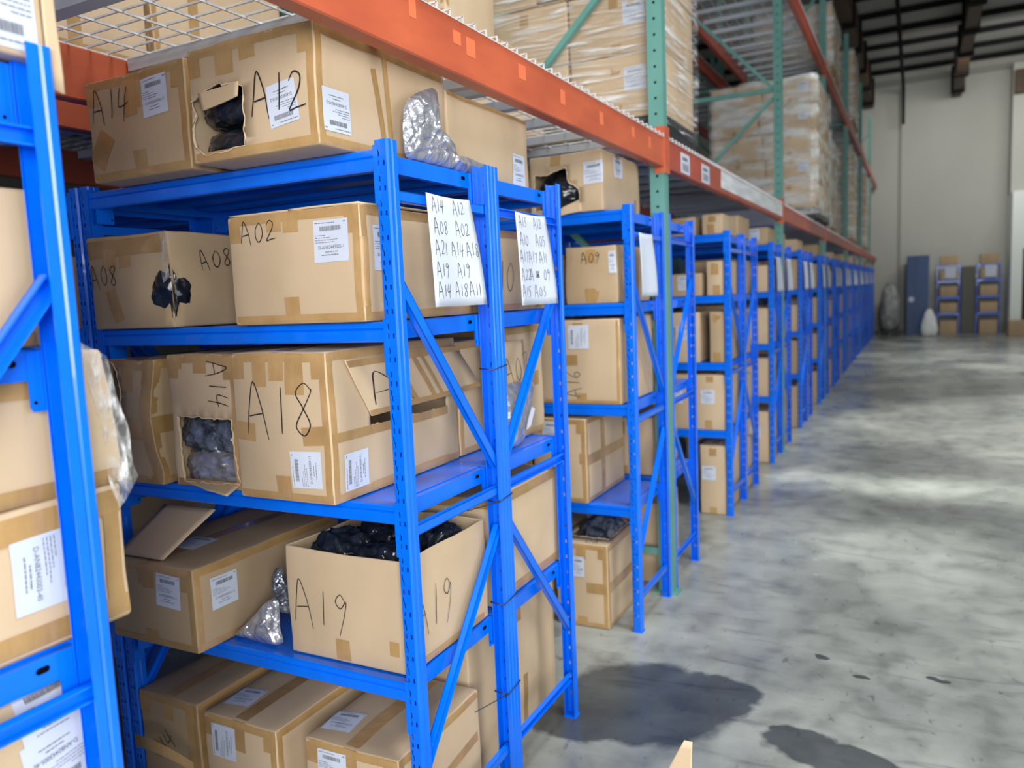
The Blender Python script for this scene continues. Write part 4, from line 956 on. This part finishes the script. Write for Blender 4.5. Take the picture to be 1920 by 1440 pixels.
# zip ties binding the middle uprights
for z, tail in ((1.395, .0), (.985, .07), (.655, .0), (.36, .08)):
    t = thing('zip_tie', 'black zip tie around the middle uprights, %s' % {1.395: 'topmost of four', .985: 'second from the top, with a long tail', .655: 'third from the top', .36: 'lowest, with a tail'}[z], 'zip tie', (XR-.021, 2.12, z))
    b = MB(); b.tube([(.024, -.045, -.004), (.024, .043, .004), (-.024, .043, .006), (-.024, -.045, 0), (.024, -.045, -.004)], .0018, 6)
    ob('loop', b.mesh('loop', ['black_plastic'], smooth=True), t)
    if tail:
        b = MB(); b.tube([(.024, -.045, 0), (.01, -.08, -.003), (-.02, -.1-tail, -.002)], .0016, 6); ob('tail', b.mesh('tail', ['black_plastic'], smooth=True), t)

# ------------------------------------------------------------------ goods stored on the wire decks
ZD = 2.39
for i, (x0, x1, y0, y1, h, lb) in enumerate(((-2.12, -1.7, .25, .75, .42, 'nearest the camera'), (-2.14, -1.72, 2.88, 3.3, .62, 'second from the green upright'), (-2.14, -1.72, 3.33, 3.8, .4, 'last before the green upright'))):
    carton('cardboard box on the wire deck over the centre rack, ' + lb, x0, x1, y0, y1, ZD, ZD+h, 120+i, step=.08, amp=.005)
INN = [(.35, 1.02), (1.03, 1.62), (1.63, 2.12), (2.15, 2.85)]
def pallet(label, x0, x1, y0, y1, z, m):
    t = thing('pallet', label, 'pallet', ((x0+x1)/2, (y0+y1)/2, z)); X, Y = (x1-x0)/2, (y1-y0)/2
    b = MB(); n = 7
    for k in range(n): yy = -Y+2*Y*(k+.1)/n; b.box((-X, yy, .1), (X, yy+2*Y*.75/n, .125))
    ob('top_deck', b.mesh('top_deck', [m]), t)
    for x in (-X, -.05, X-.1): b = MB(); b.box((x, -Y, .022), (x+.1, Y, .1)); ob('runner', b.mesh('runner', [m]), t)
    b = MB()
    for y in (-Y, -.05, Y-.1): b.box((-X, y, 0), (X, y+.1, .022))
    ob('bottom_deck', b.mesh('bottom_deck', [m]), t)
def load(x0, x1, y0, y1, z, rows, h, nx, ny, tag, film='stretch_film', m='black_plastic', seed=0, holes=False):
    pallet('black plastic pallet under the %s' % tag if m == 'black_plastic' else 'wooden pallet under the %s' % tag, x0, x1, y0, y1, z, m)
    rr = random.Random(seed); zz = z+.127
    for j in range(rows):
        xs = [x0+(x1-x0)*i/nx for i in range(nx+1)]; ys = [y0+(y1-y0)*i/ny for i in range(ny+1)]
        if j % 2 and nx > 1: xs[1:-1] = [x+rr.uniform(-.1, .1) for x in xs[1:-1]]
        for a in range(nx):
            for c in range(ny):
                jit = rr.uniform(0, .012)
                pos = '%s layer%s%s' % (ORD[j+1], (', left', ', right')[a] if nx > 1 else '', (' front', ' back')[c] if ny > 1 else '')
                hl = None; wx = xs[a]+.006, xs[a+1]-.006
                if holes and j == 2 and a == 0 and c == 0: hl = {'F': [(-1.86, z+.66), (-1.70, z+.66), (-1.69, z+.8), (-1.86, z+.81)]}
                carton('box in the %s, %s' % (tag, pos), wx[0], wx[1], ys[c]+.005+jit, ys[c+1]-.005-jit, zz+.001, zz+h-.004, seed*50+j*9+a*3+c, group='boxes of the ' + tag, step=.1, tape='light', amp=.006, holes=hl,
                       labels=[('F', xs[a+1]-.15, zz+h*.6, .12, .12, 0, 'D-AN82443020-8')] if (c == 0 and rr.random() < .4) else [])
        zz += h
    X, Y = (x1-x0)/2+.014, (y1-y0)/2+.014
    mb = MB(); H = zz-z+.02; per = [(-X, -Y), (X, -Y), (X, Y), (-X, Y)]; N = 14; Mz = int(H/.05)
    ring = []
    for e in range(4):
        a, c = per[e], per[(e+1) % 4]
        for k in range(N): ring.append((a[0]+(c[0]-a[0])*k/N, a[1]+(c[1]-a[1])*k/N))
    for j in range(Mz+1):
        for (x, y) in ring:
            p = Vector((x, y, .06+(H-.06)*j/Mz)); nv = noise.noise_vector(p*3+Vector((seed, 0, 0)))*.022+noise.noise_vector(p*9)*.006; k = 1 if j < Mz else .97
            sx = 1 if x > 0 else -1; sy = 1 if y > 0 else -1
            mb.v.append((x*k+sx*abs(nv.x), y*k+sy*abs(nv.y), p.z+nv.z))
    n = len(ring)
    for j in range(Mz):
        for i in range(n): mb.f.append((j*n+i, j*n+(i+1) % n, (j+1)*n+(i+1) % n, (j+1)*n+i)); mb.m.append(0)
    thing('stretch_film', 'clear stretch film wrapped around the ' + tag, 'plastic film', ((x0+x1)/2, (y0+y1)/2, z), me=mb.mesh('film', [film], smooth=True))
pallet('black plastic pallet on the inner rack deck above the A14 box', -3.4, -2.56, .5, 2.9, ZD, 'black_plastic')
for i, (ya, yb) in enumerate(INN):
    for j in range(2):
        carton('%s cardboard box on the inner rack pallet, %s from left, above the wire deck' % (('lower', 'upper')[j], ('first', 'second', 'third', 'fourth')[i]), -3.05, -2.575, ya, yb, ZD+.127+.62*j, ZD+.127+.62*(j+1)-.004, 130+i*2+j, step=.08, amp=.006, tapes=[('R', ya+.2, ZD+.14+.62*j, ya+.2, ZD+.7+.62*j, .05)])
load(-2.2, -1.17, 4.07, 4.74, ZD, 4, .33, 2, 1, 'pallet load behind the first green upright', seed=1, holes=True)
blob('black_plastic_bag', 'black bag in the square opening of the wrapped load behind the first green upright', 'bag', (-1.78, 4.2, ZD+.62), (.2, .16, .2), 71, 'black_bag', .25, sub=4)
load(-2.28, -1.06, 10.0, 11.55, ZD, 5, .3, 2, 2, 'white-wrapped pallet load by the second green upright', film='white_film', seed=2)
load(-2.15, -1.15, 12.6, 13.6, ZD, 3, .4, 1, 1, 'tall carton load past the third green upright', film='white_film', seed=3, m='wood_pallet')
load(-2.15, -1.1, 16.2, 17.5, ZD, 4, .4, 1, 1, 'wrapped pallet load past the fourth green upright', film='white_film', seed=4, m='wood_pallet')
load(-2.15, -1.1, 20.3, 21.6, ZD, 4, .4, 1, 1, 'wrapped pallet load past the fifth green upright', film='white_film', seed=5, m='wood_pallet')
load(-2.15, -1.1, 12.3, 13.5, 4.586, 2, .4, 1, 1, 'pallet load on the upper beams of the third bay', film='white_film', seed=6, m='wood_pallet')
load(-2.15, -1.1, 16.4, 17.7, 4.586, 3, .4, 1, 1, 'pallet load on the upper beams of the fourth bay', film='white_film', seed=7, m='wood_pallet')

# ------------------------------------------------------------------ far end of the hall
t = thing('blue_locker', 'tall dark blue metal locker with a round pale sticker, by the back wall', 'locker', (.0, 26.6, 0))
b = MB(); b.box((-.28, -.25, 0), (.3, .25, 2.33)); ob('cabinet', b.mesh('cabinet', ['locker_blue']), t)
for x in (-.275, .02): b = MB(); b.box((x, -.27, .05), (x+.26, -.251, 2.25)); ob('door', b.mesh('door', ['locker_blue']), t)
b = MB(); b.box((.301, -.25, 0), (.315, .25, 2.33)); ob('side_panel', b.mesh('side', ['locker_side']), t, label='paler side panel')
b = MB(); b.tube([(-.15, -.272, 1.05), (-.15, -.285, 1.05)], .08, 16); ob('sticker', b.mesh('sticker', ['paper']), t, label='round pale sticker')
for sx, lb in ((1.1, 'middle'), (2.1, 'right')):
    c = copy_tree(near); c.location = (sx, 26.2, 0); c.scale = (.5, 1, 1.0); c['label'] = 'narrow blue shelving unit against the back wall, %s of the lockers and office wall' % ('just right' if sx < 2 else 'far right'); c['group'] = 'blue shelving at the back wall'
    for z, h in ((Z1, .3), (Z2, .3), (Z3, .3), (Z4, .3), (0, .4)):
        carton('cardboard box on the %s of the %s back-wall shelving unit' % (SH[z], 'left' if sx < 2 else 'right'), sx-.5, sx-.06, 26.24, 26.66, z+E_, z+h, group='cartons at the back wall', step=.2, tape='none', m='cardboard_dark')
    t = thing('paper_notice', 'white paper sign on the %s shelving unit at the back wall' % ('left' if sx < 2 else 'right'), 'paper sheet', (sx-.25, 26.19, 1.62)); b = MB(); b.box((-.14, -.006, 0), (.14, -.004, .34)); ob('sheet', b.mesh('sheet', ['paper']), t)
t = thing('grey_cabinet', 'plain grey green cabinet between the two shelving units at the back wall', 'cabinet', (1.27, 26.7, 0))
b = MB(); b.box((-.13, -.3, 0), (.22, .3, 1.95)); ob('body', b.mesh('body', ['grey_green']), t)
for x in (-.125, .05): b = MB(); b.box((x, -.31, .05), (x+.165, -.3, 1.9)); ob('door', b.mesh('door', ['grey_green']), t)
blob('plastic_bag', 'white plastic bag standing on the floor in front of the blue locker', 'bag', (.32, 25.4, .0), (.55, .4, .78), 81, 'white_plastic', .2, sub=4, taper=.6)
blob('wrapped_goods', 'heap of grey film-wrapped goods by the back wall, left of the blue locker', 'goods', (-.72, 26.4, .12), (.62, .7, 1.45), 82, 'grey_wrap', .2, sub=4, taper=.25)
pallet('dark pallet under the grey wrapped goods at the back wall', -1.05, -.38, 26.0, 26.8, 0, 'black_plastic')
carton('brown cardboard box on the floor at the foot of the office wall, right edge', 2.2, 2.75, 24.9, 25.4, E_, .42, 140, step=.1, tape='none', m='cardboard_dark')

# ---- open carton low in the foreground whose flap corner pokes into view
r, C = carton('open foreground cardboard box on the floor, one flap corner showing at bottom edge', -.80, -.42, 1.30, 1.72, E_, .33, 150, openf='T', tape='light')
panel('lid_flap', [local(r, (-.585, 1.722, .33)), local(r, (-.465, 1.735, .33)), local(r, (-.464, 1.752, .533)), local(r, (-.484, 1.752, .533))], r, seed=15, amp=.001)
